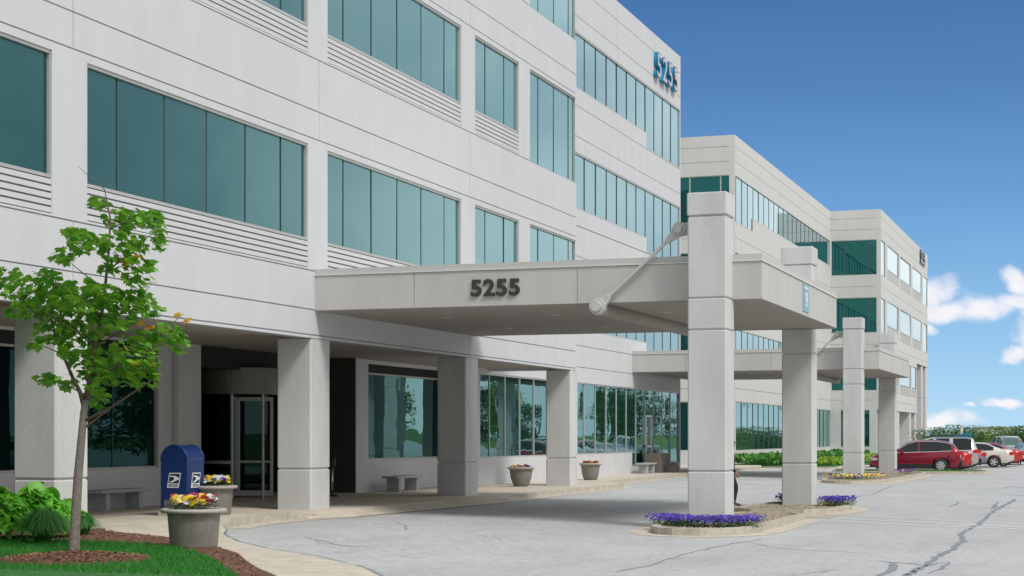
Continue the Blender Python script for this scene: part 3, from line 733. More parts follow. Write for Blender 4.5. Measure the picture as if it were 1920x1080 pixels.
k = MB(); fo_ = dense(flush[2:], 6); fo_ = [(x+random.uniform(-.012, .012), y) for x, y in fo_]
for i in range(len(fo_)-1):
    if random.random() < .12: continue
    a, b = Vector(fo_[i]), Vector(fo_[i+1]); t = (b-a).normalized(); nn = Vector((t.y, -t.x))*random.uniform(.02, .045)
    k.add([(v_.x, v_.y, road_z(v_.x)+.026) for v_ in (a-nn*.2, b-nn*.2, b+nn, a+nn)], [(3, 2, 1, 0)])
k.build('slab_joint', 'crack')['kind'] = 'structure'
# islands
def jitter_fill(poly, n, fn):
    xs_ = [p[0] for p in poly]; ys_ = [p[1] for p in poly]; c = 0; out = []
    while c < n:
        x, y = random.uniform(min(xs_), max(xs_)), random.uniform(min(ys_), max(ys_)); ins = False
        for i in range(len(poly)):
            (x1, y1), (x2, y2) = poly[i], poly[i-1]
            if (y1 > y) != (y2 > y) and x < (x2-x1)*(y-y1)/(y2-y1)+x1: ins = not ins
        if ins: out.append((x, y)); c += 1; fn and fn(x, y)
    return out
def rounded(poly, it=2):
    for _ in range(it):
        o = []
        for i in range(len(poly)):
            a, b = Vector(poly[i]), Vector(poly[(i+1) % len(poly)])
            o += [tuple(a.lerp(b, .22)), tuple(a.lerp(b, .78))]
        poly = o
    return poly
def area(p): return sum(p[i-1][0]*p[i][1]-p[i][0]*p[i-1][1] for i in range(len(p)))
def island(poly, fill, zt=.03, zb=-.14, gut=True, it=2):
    poly = rounded(poly, it) if it else poly
    if area(poly) < 0: poly = poly[::-1]
    inner = offset(poly, -.15, True)
    k = MB(); strip(k, poly, inner, zb, zt, closed=True); o = k.build('curb', 'curb'); o['kind'] = 'structure'
    if gut:
        k = MB(); sstrip(k, poly, offset(poly, .42, True), .005, closed=True); k.build('gutter', 'walk')['kind'] = 'structure'
    k = MB(); k.prism(inner, zb, zt-.03); o = k.build('island', fill); o['kind'] = 'structure'
    return inner
I1 = island([(-8.47, 32.2), (-8.0, 31.35), (-7.0, 31.3), (-6.4, 32.3), (-6.42, 35.5), (-6.4, 38.9), (-8.4, 38.7), (-8.55, 35)], 'gravel', it=1)
I2 = island([(-8.6, 40.3), (-6.3, 40.3), (-6.1, 43.3), (-6.4, 45.2), (-7.3, 45.7), (-8.4, 45.0), (-8.6, 43)], 'gravel', it=1)
I3 = island([(-10.95, 68.2), (-10.2, 66.2), (-9.0, 66.3), (-8.3, 69), (-8.15, 76), (-8.15, 84), (-9.2, 85.2), (-11.2, 84.5), (-11.4, 78)], 'gravel')
I4 = island([(-11.6, 85.6), (-8.7, 85.5), (-6.1, 86.0), (-5.2, 86.9), (-8, 87.2), (-13.2, 87.5), (-13.2, 86)], 'grass')
# strip between the island halves
k = MB(); k.add([(-8.5, 39.15, -.103), (-6.0, 39.15, -.103), (-6.0, 40.15, -.103), (-8.5, 40.15, -.103)], [(0, 1, 2, 3)]); k.build('island_gap', 'curb')['kind'] = 'structure'
# planted bed by the far building
bed = [(-19.3, 93.2), (-17.0, 92.2), (-13.5, 92.6), (-12.9, 96), (-13.2, 138.6), (-21.2, 138.6), (-21.2, 93.2)]
I5 = island(bed, 'grass', .08, -.14, False, 1)
k = MB(); k.prism([(-14.2, 94), (-12.95, 93.4), (-12.9, 100), (-14.2, 100)], .0, .075); k.build('path', 'walk')['kind'] = 'structure'

# cracks and markings
k = MB()
def crack(pts, w0, w1, seed=0):
    rnd = random.Random(seed); W = [onR(x, y).xy for x, y in pts]; P2 = [W[0]]
    for a, b in zip(W, W[1:]):
        n = max(2, int((b-a).length/.35)); t = (b-a).normalized(); nn = Vector((-t.y, t.x))
        for i in range(1, n+1): P2.append(a.lerp(b, i/n)+nn*rnd.uniform(-.05, .05)*(0 if i == n else 1))
    pr = None
    for i, p in enumerate(P2):
        t = (P2[min(i+1, len(P2)-1)]-P2[max(i-1, 0)]).normalized(); nn = Vector((-t.y, t.x))*(rnd.uniform(w0, w1)/2)*(.3 if i in (0, len(P2)-1) else 1)
        q = (p+nn, p-nn)
        if pr: 
            a, b, c, d = pr[0], q[0], q[1], pr[1]
            k.add([(v_.x, v_.y, road_z(v_.x)+.0045+.0003*(i % 3)) for v_ in (a, b, c, d)], [(3, 2, 1, 0)])
        pr = q
crack([(1150, 1072), (1160, 1071), (1215, 1062), (1270, 1043), (1330, 1028), (1390, 1017), (1430, 1010)], .02, .05, 1)
crack([(1395, 1016), (1440, 1025), (1490, 1031), (1600, 1036), (1680, 1038)], .012, .025, 2)
crack([(1690, 1085), (1740, 1055), (1790, 1028), (1806, 1013), (1799, 1004), (1830, 986), (1870, 955), (1905, 936)], .07, .13, 3)
crack([(1650, 1052), (1672, 1055), (1700, 1056), (1745, 1060), (1778, 1054), (1768, 1066), (1740, 1076)], .02, .06, 4)
crack([(1672, 1055), (1675, 1065), (1650, 1078), (1640, 1084)], .08, .14, 5)
crack([(1590, 935), (1612, 930), (1640, 926), (1655, 918), (1675, 911)], .03, .07, 6)
crack([(1488, 1079), (1530, 1073), (1580, 1067)], .015, .03, 7)
crack([(1740, 1060), (1715, 1071), (1695, 1082)], .06, .12, 13)
crack([(825, 960), (870, 964), (960, 968)], .03, .05, 8)
crack([(590, 1010), (600, 1018), (660, 1025), (740, 1026)], .015, .03, 9)
crack([(1860, 926), (1890, 927), (1925, 930)], .05, .09, 10); crack([(1880, 916), (1900, 911), (1925, 916)], .04, .07, 11)
crack([(1780, 951), (1790, 946), (1800, 942)], .03, .06, 12)
crack([(1000, 955), (1100, 947), (1200, 940), (1290, 934)], .02, .035, 14)
crack([(1860, 955), (1868, 947), (1870, 942)], .05, .1, 15)
# joint along the flush slab edge
crack([(573, 1007), (597, 1012), (640, 1023), (700, 1028)], .015, .035, 21); crack([(713, 977), (745, 980), (763, 987), (760, 994)], .012, .03, 22)
crack([(690, 1030), (745, 1034), (800, 1027)], .01, .03, 23); crack([(850, 1000), (905, 1004), (940, 1012)], .01, .025, 24)
rnd_ = random.Random(5)
for i in range(150):
    x_, y_ = rnd_.uniform(480, 1290), rnd_.uniform(900, 1070)
    if y_ < 1000-(x_-480)*.09 or y_ > 960+(x_-430)*.35: continue
    p_ = onR(x_, y_); l_ = rnd_.uniform(.2, .9); a_ = rnd_.gauss(.1, .45); w0_ = rnd_.uniform(.004, .012); t_ = Vector((math.cos(a_), math.sin(a_)))*l_/2; n_ = Vector((-t_.y, t_.x)).normalized()*w0_
    k.add([(q_.x, q_.y, road_z(q_.x)+.0048) for q_ in (p_.xy-t_, p_.xy-n_, p_.xy+t_, p_.xy+n_)], [(0, 1, 2, 3)])
k.build('road_cracks', 'crack')['kind'] = 'structure'
k = MB()
def line(a, b, w):
    a, b = onR(*a).xy, onR(*b).xy; t = (b-a).normalized(); nn = Vector((-t.y, t.x))*w/2; n = 8
    for i in range(n):
        p, q = a.lerp(b, i/n), a.lerp(b, (i+1)/n)
        k.add([(v_.x, v_.y, road_z(v_.x)+.008) for v_ in (p+nn, q+nn, q-nn, p-nn)], [(3, 2, 1, 0)])
line((1592, 968), (1925, 984), .09); line((1574, 973), (1925, 990), .09); line((1552, 979), (1925, 993.5), .09)
k.build('road_marking', 'paint')['kind'] = 'structure'

# mulch bed and lawn
mulch_p = [(-21, 12), (-5.5, 12), (-7.2, 14.8), (-8.9, 17.4), (-9.75, 18.5), (-10.4, 19.45), (-11.2, 20.7), (-12.1, 21.75), (-13.2, 22.9), (-14.2, 23.75), (-15.1, 24.3), (-16.0, 24.9), (-16.3, 25.4), (-17.3, 25.4), (-20.85, 25.2)]
k = MB(); k.prism(mulch_p, .0, lambda x, y: .175); o = k.build('mulch_bed', 'mulch'); struct(o)
lawn_p = [(-20, 12), (-6.4, 12), (-7.8, 14.8), (-9.3, 17.2), (-9.95, 18.1), (-10.7, 19.2), (-11.6, 20.35), (-12.4, 21.2), (-13.4, 21.85), (-14.6, 22.1), (-16.2, 22.1), (-20, 21.6)]
k = MB(); k.prism(lawn_p, .05, .19); struct(k.build('lawn', 'grass'))
TB = onZ(138, 1047, .2)
k = MB(); k.lathe([(0, .09), (.25, .07), (.7, .015), (.98, -.005), (1.0, -.02)], (TB.x, TB.y, .2), 28)
k.v = [(x, y, z+.02*noise.noise(Vector((x*4, y*4, 0)))) for x, y, z in k.v]
struct(k.build('mulch_ring', 'mulch', smooth=True))
def chips(name, pts, z, n_):
    c = MB()
    for x, y in pts:
        a = random.uniform(0, 6.28); l, w_ = random.uniform(.02, .06), random.uniform(.006, .014); zz = z(x, y)
        u = Vector((math.cos(a), math.sin(a), random.uniform(-.4, .4))); v_ = Vector((-u.y, u.x, 0)); p = Vector((x, y, zz+random.uniform(.003, .02)))
        c.add([p-u*l/2-v_*w_, p+u*l/2-v_*w_, p+u*l/2+v_*w_, p-u*l/2+v_*w_], [(0, 1, 2, 3)])
    o = c.build(name, leafmat(name, (.09, .035, .02), (.34, .17, .10), 0, .9)); o['kind'] = 'stuff'; tag(o, 'shredded reddish bark mulch chips around the lawn and tree', 'mulch')
band = mulch_p[2:14]; 
mp = [p for p in jitter_fill(mulch_p, 16000, None) if not (p[1] < 16)]
def inside(poly, x, y):
    ins = False
    for i in range(len(poly)):
        (x1, y1), (x2, y2) = poly[i], poly[i-1]
        if (y1 > y) != (y2 > y) and x < (x2-x1)*(y-y1)/(y2-y1)+x1: ins = not ins
    return ins
mp = [p for p in mp if not inside(lawn_p, *p)]
ring = []
for _ in range(1500):
    a, r = random.uniform(0, 6.28), math.sqrt(random.random())*.95; ring.append((TB.x+r*math.cos(a), TB.y+r*math.sin(a)))
def mz(x, y):
    d = math.hypot(x-TB.x, y-TB.y)
    return .2+max(0, .09*(1-d)) if d < 1 else .176
chips('mulch_chips', mp+ring, mz, 0)
gb = MB()
for x, y in jitter_fill(lawn_p, 95000, None):
    if y < 17 or x < -17.5 or math.hypot(x-TB.x, y-TB.y) < .93+.1*random.random(): continue
    a = random.uniform(0, 6.28); h = random.uniform(.03, .065); dx, dy = math.cos(a)*.005, math.sin(a)*.005; lx, ly = random.gauss(0, .018), random.gauss(0, .018)
    gb.add([(x-dx, y-dy, .188), (x+dx, y+dy, .188), (x+lx, y+ly, .19+h)], [(0, 1, 2)])
o = gb.build('lawn_grass', 'lawnblade'); tag(o, 'short mown green lawn at the lower left', 'grass', kind='stuff')

# gravel stones and island lawns
gs = MB()
for poly, n in ((I1, 2600), (I2, 1800), (I3, 900)):
    for x, y in jitter_fill(poly, n, None):
        r = random.uniform(.012, .035); a = random.random()*3; p = (x, y, .0+r*.3)
        gs.add([(x+r*math.cos(a+t), y+r*math.sin(a+t), 0) for t in (0, 1.57, 3.14, 4.71)]+[(x, y, r*.9)], [(0, 1, 4), (1, 2, 4), (2, 3, 4), (3, 0, 4)])
tag(gs.build('gravel', leafmat('gravel_stones', (.20, .15, .10), (.48, .42, .34), 0, .9)), 'loose tan gravel filling the column islands', 'gravel', kind='stuff')
gb = MB()
for poly, n, zz in ((I4, 9000, .0),):
    for x, y in jitter_fill(poly, n, None):
        a = random.uniform(0, 6.28); h = random.uniform(.05, .12); dx, dy = math.cos(a)*.015, math.sin(a)*.015
        gb.add([(x-dx, y-dy, zz), (x+dx, y+dy, zz), (x+random.gauss(0, .03), y+random.gauss(0, .03), zz+h)], [(0, 1, 2)])
tag(gb.build('island_grass', leafmat('island_blade', (.06, .24, .03), (.14, .36, .05))), 'bright grass on the kerbed island beside the dark red SUV', 'grass', kind='stuff')

# ================================================================== PLANTS
def leaf_pts(kind):
    if kind == 'maple':
        out = [(0, -.45), (.08, -.42), (.30, -.50), (.26, -.36), (.52, -.22), (.42, -.12), (.60, .10), (.38, .08), (.26, .02), (.30, .26), (.20, .24), (0, .62)]
        pts = out+[(-x, y) for x, y in out[-2:0:-1]]
        return pts
def add_maple(mb, p, nrm, tip, size, mi=0):
    nrm = nrm.normalized(); tip = (tip-nrm*tip.dot(nrm)).normalized(); s_ = tip.cross(nrm)
    P_ = leaf_pts('maple'); vs = [p+nrm*size*.03]
    for x, y in P_:
        droop = -.22*(x*x+max(0, y)**2)
        vs.append(p+s_*x*size+tip*y*size+nrm*droop*size)
    n = len(P_); mb.add(vs, [(0, 1+i, 1+(i+1) % n) for i in range(n)], mi)
mt = empty('maple_tree', TB, 'young maple with slim grey trunk and bright green leaves, standing in the lawn', 'tree')
KD = 23.05
def tp(x, y, dd=0): return at(x, y, KD+dd)
tr = MB()
tr.tube([tp(138, 1052), tp(139, 1030), tp(141, 985), tp(146, 900), tp(152, 830), tp(157, 775), tp(160, 750)], [.092, .078, .068, .062, .055, .050, .044], 12)
tr.build('trunk', 'bark', mt, smooth=True)
bc = MB()
limbs = [([(158, 765, 0), (150, 735, 0), (135, 705, .05), (118, 665, .1), (104, 625, .15), (95, 590, .2)], .034, .009),
         ([(160, 752, 0), (170, 705, 0), (178, 650, 0), (190, 595, 0), (197, 540, 0), (204, 470, 0), (207, 410, 0), (196, 355, 0), (146, 312, 0)], .038, .003),
         ([(158, 790, 0), (180, 778, -.1), (215, 760, -.25), (260, 730, -.4), (300, 700, -.5)], .022, .005),
         ([(162, 800, 0), (200, 770, .3), (250, 735, .6), (320, 690, .7)], .018, .004),
         ([(170, 705, 0), (215, 690, -.2), (270, 660, -.4), (310, 640, -.5), (330, 600, -.5), (345, 588, -.5)], .018, .003),
         ([(150, 735, 0), (125, 722, -.1), (95, 708, -.2), (72, 706, -.2)], .012, .003), ([(118, 665, .1), (90, 652, .3), (60, 645, .4)], .012, .003),
         ([(104, 625, .15), (70, 590, 0), (35, 560, -.1), (5, 530, -.2), (-20, 520, -.2)], .013, .003), ([(190, 595, 0), (160, 570, -.3), (120, 545, -.5), (90, 520, -.5), (60, 508, -.5)], .013, .003),
         ([(190, 595, 0), (225, 575, .3), (265, 560, .5), (285, 530, .5)], .012, .003), ([(197, 540, 0), (165, 520, .2), (135, 495, .3), (115, 480, .3)], .012, .003),
         ([(200, 510, 0), (230, 485, -.2), (260, 455, -.3), (300, 430, -.3)], .012, .003), ([(204, 470, 0), (180, 450, .2), (155, 440, .2)], .01, .003), ([(206, 430, 0), (235, 415, 0), (262, 405, 0)], .009, .003),
         ([(208, 400, 0), (190, 380, .1), (178, 375, .1)], .008, .003), ([(265, 560, .5), (272, 545, .5), (282, 520, .5)], .006, .002), ([(178, 650, 0), (140, 620, -.4), (110, 600, -.6), (80, 580, -.6)], .012, .003),
         ([(178, 650, 0), (220, 625, .2), (260, 600, .3), (300, 590, .3)], .012, .003), ([(215, 690, -.2), (230, 670, -.5), (262, 640, -.7)], .01, .003)]
for pts, r0, r1 in limbs:
    n = len(pts); bc.tube([tp(*p) for p in pts], [r0+(r1-r0)*i/(n-1) for i in range(n)], 6)
bc.build('branches', 'twig', mt, smooth=True)
cl = [(185, 381, 20, 14, 16), (236, 412, 42, 20, 40), (282, 412, 26, 18, 28), (300, 425, 14, 20, 10), (165, 455, 38, 22, 36), (115, 482, 24, 14, 14), (232, 465, 48, 30, 58), (262, 510, 36, 30, 36), (205, 505, 20, 12, 10), (300, 455, 14, 20, 10), (135, 440, 22, 14, 12),
      (15, 520, 24, 24, 20), (50, 548, 45, 26, 48), (88, 520, 26, 15, 18), (110, 565, 48, 30, 56), (150, 555, 50, 30, 56), (200, 558, 42, 24, 40), (255, 565, 38, 22, 34), (285, 580, 26, 16, 16), (50, 582, 42, 18, 30), (100, 620, 40, 24, 38), (65, 645, 18, 12, 10), (165, 610, 46, 30, 52), (225, 600, 34, 20, 24),
      (262, 640, 36, 20, 28), (310, 625, 30, 20, 26), (335, 640, 18, 22, 16), (260, 668, 44, 24, 38), (195, 665, 36, 26, 34), (225, 700, 44, 24, 36), (178, 700, 26, 34, 26), (88, 712, 24, 12, 14), (122, 722, 16, 10, 8), (182, 745, 22, 20, 16), (270, 715, 26, 16, 16), (135, 655, 28, 20, 22), (290, 690, 20, 14, 8), (150, 690, 20, 30, 14)]
lf = MB(); lfy = MB()
tc_ = Vector((TB.x, TB.y, 3.4))
for cx, cy, rx, ry, n in cl:
    dz0 = random.uniform(-.5, .5)
    for _ in range(int(n*2.1)):
        a = random.uniform(0, 6.28); r = math.sqrt(random.random()); 
        p = tp(cx+rx*r*math.cos(a), cy+ry*r*math.sin(a), dz0+random.uniform(-.32, .32))
        out = (p-tc_); out.z *= .3; out = out.normalized()
        nrm = Vector((out.x*.5+random.gauss(0, .35), out.y*.5+random.gauss(0, .35)-.15, .8+random.uniform(-.3, .3)))
        tip = out*.6+Vector((random.gauss(0, .35), random.gauss(0, .35), -.75))
        warm_ = (cx in (310, 262, 335, 260) and random.random() < .02)
        add_maple(lfy if warm_ else lf, p, nrm, tip, random.uniform(.08, .145))
for px_, py_ in ((332, 590), (350, 600), (266, 606), (281, 613), (252, 681)):
    for _ in range(2): add_maple(lfy, tp(px_+random.uniform(-4, 4), py_+random.uniform(-3, 3), -.45), Vector((0, -.5, .8)), Vector((random.gauss(0, .5), 0, -.6)), .11)
lf.build('foliage', 'maple', mt); lfy.build('turning_leaves', 'mapley', mt)

# hosta clump
def hosta(cx, cy, R_, n, label, H_=.55, size=.2):
    t = empty('hosta', (cx, cy, .17), label, 'plant'); m = MB()
    for i in range(n):
        a = random.uniform(0, 6.28); e = math.sqrt(random.random()); r = R_*e
        h = H_*(1-.75*e*e)+random.uniform(-.04, .05); o = Vector((cx+r*math.cos(a), cy+r*math.sin(a), .17+h)); d = Vector((math.cos(a)+random.gauss(0, .35), math.sin(a)+random.gauss(0, .35), -.1-.6*e+random.gauss(0, .25)))
        d.normalize(); s_ = Vector((-d.y, d.x, random.gauss(0, .25))).normalized(); L_ = size*random.uniform(.8, 1.35); W_ = L_*.40; vs = []; up = s_.cross(d)
        if up.z < 0: up = -up
        ns_ = 6
        for j in range(ns_+1):
            u = j/ns_; w_ = W_*math.sin(math.pi*min(1, .12+u*.88))**.8*(1 if j < ns_ else 0); c = o+d*L_*(u-.5)*1.2-Vector((0, 0, .35*L_*(u-.4)**2))
            vs += [c-s_*w_+up*w_*.28, c, c+s_*w_+up*w_*.28]
        fs_ = []
        for j in range(ns_): b_ = j*3; fs_ += [(b_, b_+1, b_+4, b_+3), (b_+1, b_+2, b_+5, b_+4)]
        m.add(vs, fs_)
    m.build('leaves', 'hosta', t, smooth=True)
ha = onZ(66, 1008, .17); hosta(ha.x, ha.y, .52, 210, 'broad-leaved bright green hosta behind the drooping ornamental grass tuft', .74, .27)
ha = onZ(-2, 1014, .17); hosta(ha.x, ha.y, .5, 170, 'broad-leaved hosta at the left picture edge', .72, .27)
hosta(-16.5, 24.4, .5, 60, 'small hosta clump tucked against the arcade column', .5, .22)
def tuft(cx, cy, R_, H_, n, label, m='ograss', z=.17, name='ornamental_grass', group=None):
    o_ = MB()
    for i in range(n):
        a = random.uniform(0, 6.28); r0 = R_*.2*random.random(); r1 = R_*random.uniform(.25, 1.15); h = H_*random.uniform(.55, 1.1)*(1-.25*(r1/R_)**2); w_ = .004+.003*random.random()
        sx_, sy_ = -math.sin(a)*w_, math.cos(a)*w_; vs = []; fs_ = []
        for j in range(6):
            u = j/5; r = r0+(r1-r0)*u**1.25; zz = z+h*math.sin(u*math.pi*.80); k_ = 1-u*.8
            vs += [(cx+r*math.cos(a)-sx_*k_, cy+r*math.sin(a)-sy_*k_, zz), (cx+r*math.cos(a)+sx_*k_, cy+r*math.sin(a)+sy_*k_, zz)]
        for j in range(5): fs_.append((2*j, 2*j+1, 2*j+3, 2*j+2))
        o_.add(vs, fs_)
    o = o_.build(name, m, base=(cx, cy, z)); tag(o, label, 'plant', group)
    return o
ta = onZ(80, 1020, .17); tuft(ta.x, ta.y, .50, .52, 2600, 'drooping tuft of dark green ornamental grass, the one left of the maple trunk')

ta = onZ(158, 1003, .17); tuft(ta.x, ta.y, .30, .34, 900, 'small ornamental grass tuft right of the maple trunk, at the column foot')

# flowers
PET = ['purple', 'yellow', 'lemon', 'magenta', 'redp', 'whitep']
def pansy(mb, p, r, mi, nrm):
    nrm = nrm.normalized(); u = nrm.orthogonal().normalized(); w_ = nrm.cross(u); ph = random.random()*6
    for i in range(5):
        a = ph+i*1.2566; c = p+(u*math.cos(a)+w_*math.sin(a))*r*.5+nrm*random.uniform(0, .006); vs = []
        for j in range(6): b_ = j*1.047; vs.append(c+(u*math.cos(b_)+w_*math.sin(b_))*r*.52)
        mb.add(vs, [tuple(range(6))], mi)
def flowers(name, pts, zf, r, pal, label, h=.1, nleaf=6, group=None, fr=.035):
    base = (sum(p[0] for p in pts)/len(pts), sum(p[1] for p in pts)/len(pts), zf(pts[0][0], pts[0][1]))
    t = empty(name, base, label, 'flowers', group); fl_ = MB(); gr = MB(); mats = sorted({q for q, _ in pal}); bag = [q for q, w_ in pal for _ in range(w_)]
    for x, y in pts:
        z = zf(x, y); hh = h*random.uniform(.55, 1.15)
        for _ in range(nleaf):
            p = Vector((x+random.gauss(0, fr), y+random.gauss(0, fr), z+hh*random.uniform(.0, .85))); a = random.random()*6.28; l = random.uniform(.02, .045)
            d = Vector((math.cos(a), math.sin(a), random.uniform(-.3, .9))).normalized()*l; s_ = Vector((-math.sin(a), math.cos(a), 0))*l*.45
            gr.add([p, p+d*.5+s_, p+d, p+d*.5-s_], [(0, 1, 2, 3)])
        col = random.choice(bag) if callable(pal) is False else None
        # colour by patches
        cidx = int((noise.noise(Vector((x*3.5, y*3.5, base[0])))*.5+.5)*len(bag)*1.6+random.randint(0, 1)) % len(bag)
        pansy(fl_, Vector((x, y, z+hh)), r*random.uniform(.75, 1.15), mats.index(bag[cidx]), Vector((random.gauss(0, .3)+.1, random.gauss(0, .3)-.55, .8)))
    gr.build('foliage', 'fgreen', t); fl_.build('blossoms', mats, t)
    return t
MIX = [('yellow', 4), ('lemon', 4), ('purple', 1), ('yellow', 3), ('magenta', 2), ('redp', 1), ('whitep', 1)]
def disc(cx, cy, R_, n):
    o = []
    for _ in range(n): a = random.uniform(0, 6.28); r = R_*math.sqrt(random.random()); o.append((cx+r*math.cos(a), cy+r*math.sin(a)))
    return o
def planter(loc, R1, R0, H_, label, kind='bucket'):
    t = empty('flower_planter', loc, label, 'planter', 'round concrete flower planters')
    b = MB()
    if kind == 'bucket': prof = [(0, 0), (R0, 0), (R0+.01, .02), (R1-.10, H_-.10), (R1-.085, H_-.06)]
    else: prof = [(0, 0), (R0*.8, 0), (R0*.93, .03), (R0*1.08, .12), (R1*.74, H_*.4), (R1*.80, H_*.7), (R1*.84, H_-.09), (R1*.9, H_-.06)]
    b.lathe(prof, loc, 40); b.build('pot', 'pot', t, smooth=True)
    r = MB(); r.lathe([(R1-.09, H_-.065), (R1-.015, H_-.06), (R1, H_-.035), (R1-.005, H_-.01), (R1-.03, H_), (R1-.09, H_-.005), (R1-.10, H_-.05)], loc, 40); r.build('rim', 'potrim', t, smooth=True)
    s_ = MB(); s_.lathe([(0, H_-.045), (R1-.1, H_-.045)], loc, 24); s_.build('soil', 'soil', t)
p1 = onZ(357, 1026, .17); p1 = (p1.x, p1.y+.1, .165)
planter(p1, .475, .33, .56, 'large tapered concrete planter in the foreground at the mulch edge')
p2 = onZ(389, 966, .15); p2 = (p2.x, p2.y+.3, .15)
planter(p2, .47, .32, .60, 'tapered concrete planter right behind the blue mailbox')
p3 = onZ(977, 912, .15); planter((p3.x, p3.y, .15), .445, .26, .62, 'cup-shaped planter between the third and corner arcade columns', 'cup')
p4 = onZ(1107, 900, .15); planter((p4.x, p4.y, .15), .42, .26, .62, 'cup-shaped planter right of the corner arcade column', 'cup')
flowers('pansies', disc(p1[0], p1[1], .34, 120), lambda x, y: p1[2]+.53, .05, MIX, 'yellow, magenta and violet pansies in the foreground planter', .19)
flowers('pansies', disc(p2[0], p2[1], .33, 85), lambda x, y: p2[2]+.57, .05, [('yellow', 6), ('redp', 2), ('yellow', 3), ('purple', 1), ('whitep', 1)], 'yellow, rust and purple pansies in the planter behind the mailbox', .19)
flowers('pansies', disc(p3.x, p3.y, .30, 45), lambda x, y: .74, .04, [('yellow', 2), ('redp', 2), ('purple', 1)], 'sparse yellow pansies in the planter between arcade columns', .08, 10)
flowers('pansies', disc(p4.x, p4.y, .30, 65), lambda x, y: .74, .045, [('yellow', 4), ('redp', 3)], 'yellow and rust pansies in the planter right of the corner column', .09)
PU = [('purple', 8)]
def row(pts_px, z, n, wd):
    W = [onZ(x, y, z).xy for x, y in pts_px]; o = []
    for _ in range(n):
        i = random.randrange(len(W)-1); p = W[i].lerp(W[i+1], random.random()); o.append((p.x+random.uniform(-wd, wd), p.y+random.uniform(-wd, wd)))
    return o
flowers('pansies', row([(1236, 979), (1290, 983), (1350, 984), (1412, 983)], .05, 800, .26), lambda x, y: .0, .026, PU, 'violet pansy bed wrapping the foot of the nearest canopy column', .2, 6)
flowers('pansies', row([(1466, 941), (1482, 939)], .05, 160, .2), lambda x, y: .0, .028, PU, 'violet pansies left of the second canopy column', .22, 6)
flowers('pansies', row([(1548, 946), (1588, 944)], .05, 330, .24), lambda x, y: .0, .028, PU, 'violet pansies right of the second canopy column', .22, 6)
flowers('pansies', row([(1560, 897), (1600, 899), (1642, 898)], .0, 420, .35), lambda x, y: .0, .042, [('yellow', 5), ('purple', 2), ('lemon', 2), ('redp', 1)], 'multicoloured pansy bed at the front of the farther island', .2, 4)
flowers('pansies', row([(1686, 889), (1708, 888)], .0, 140, .3), lambda x, y: .0, .042, [('yellow', 3), ('redp', 2), ('purple', 2)], 'orange and purple pansies right of the fourth canopy column', .2, 4)
# bed planting at the far building
def mass(name, poly, n, h, m, label, z=.08, s=.08):
    o_ = MB()
    for x, y in jitter_fill(poly, n, None):
        hh = h*(.65+.35*noise.noise(Vector((x*.8, y*.5, 1)))+.2*random.random()); p = Vector((x, y, z+hh*random.uniform(.3, 1)))
        a = random.random()*6.28; l = s*random.uniform(.7, 1.5); d = Vector((math.cos(a)*.5, math.sin(a)*.5, random.uniform(-.2, 1))).normalized()*l; q = Vector((-math.sin(a), math.cos(a), 0))*l*.3
        o_.add([p-d*.5, p+q, p+d*.5, p-q], [(0, 1, 2, 3)])
    return tag(o_.build(name, m), label, 'plants', kind='stuff')
mass('long_grass', [(-21, 96), (-18.2, 95.5), (-17.4, 99), (-17.2, 132), (-21, 137)], 16000, .68, leafmat('long_grass', (.05, .2, .02), (.13, .33, .05)), 'tall soft grass planted along the foot of the far building', s=.22)
mass('groundcover', [(-17.2, 98), (-15.4, 97.5), (-14.5, 103), (-14.6, 130), (-17.1, 133)], 9000, .36, 'lime', 'lime-green groundcover in front of the long grass by the far building', s=.24)

# ================================================================== STREET FURNITURE
# mailbox
MBp = Vector((-17.80, 30.25, .15))
mb_ = empty('mailbox', MBp, 'blue arched-top street mailbox with postal emblem behind the front planter', 'mailbox')
X0, X1, Y0, Y1 = MBp.x-.31, MBp.x+.30, MBp.y-.02, MBp.y+.66
z0, zs_ = MBp.z+.32, MBp.z+1.12
prof = [(X0, z0), (X1, z0), (X1, zs_)]+[((X0+X1)/2+(X1-X0)/2*math.cos(R(a)), zs_+.31*math.sin(R(a))) for a in range(10, 180, 10)]+[(X0, zs_)]
q = MB(); n = len(prof); q.add([(x, Y0, z) for x, z in prof]+[(x, Y1, z) for x, z in prof], [tuple(range(n)), tuple(range(2*n-1, n-1, -1))]+[((i+1) % n, i, n+i, n+(i+1) % n) for i in range(n)])
q.build('body', 'blue', mb_, bev=.012)
q = MB()
for yy in (Y0, Y1):   # raised rim around the arch faces
    q = MB()
    ring_ = [(x, z) for x, z in prof]
    for i in range(2, n-1): q.tube([(ring_[i][0], yy, ring_[i][1]), (ring_[(i+1) % n][0], yy, ring_[(i+1) % n][1])], .013, 6)
    q.build('edge_rim', 'blue', mb_)
for sx_ in (X0, X1-.05):
    for sy_ in (Y0, Y1-.05):
        q = MB(); q.box(sx_, sx_+.05, sy_, sy_+.05, MBp.z+.07, z0+.0); q.prism([(sx_, sy_), (sx_+.05, sy_), (sx_+.05, sy_+.05), (sx_, sy_+.05)], MBp.z+.07, z0-.001)
        q = MB(); q.box(sx_, sx_+.05, sy_, sy_+.05, MBp.z+.07, z0-.001); q.build('leg', 'blue', mb_)
q = MB(); q.box(X0-.03, X0+.2, Y0-.05, Y1+.05, MBp.z, MBp.z+.07); q.box(X1-.2, X1+.03, Y0-.05, Y1+.05, MBp.z, MBp.z+.07); q.build('footing', 'curb', mb_)
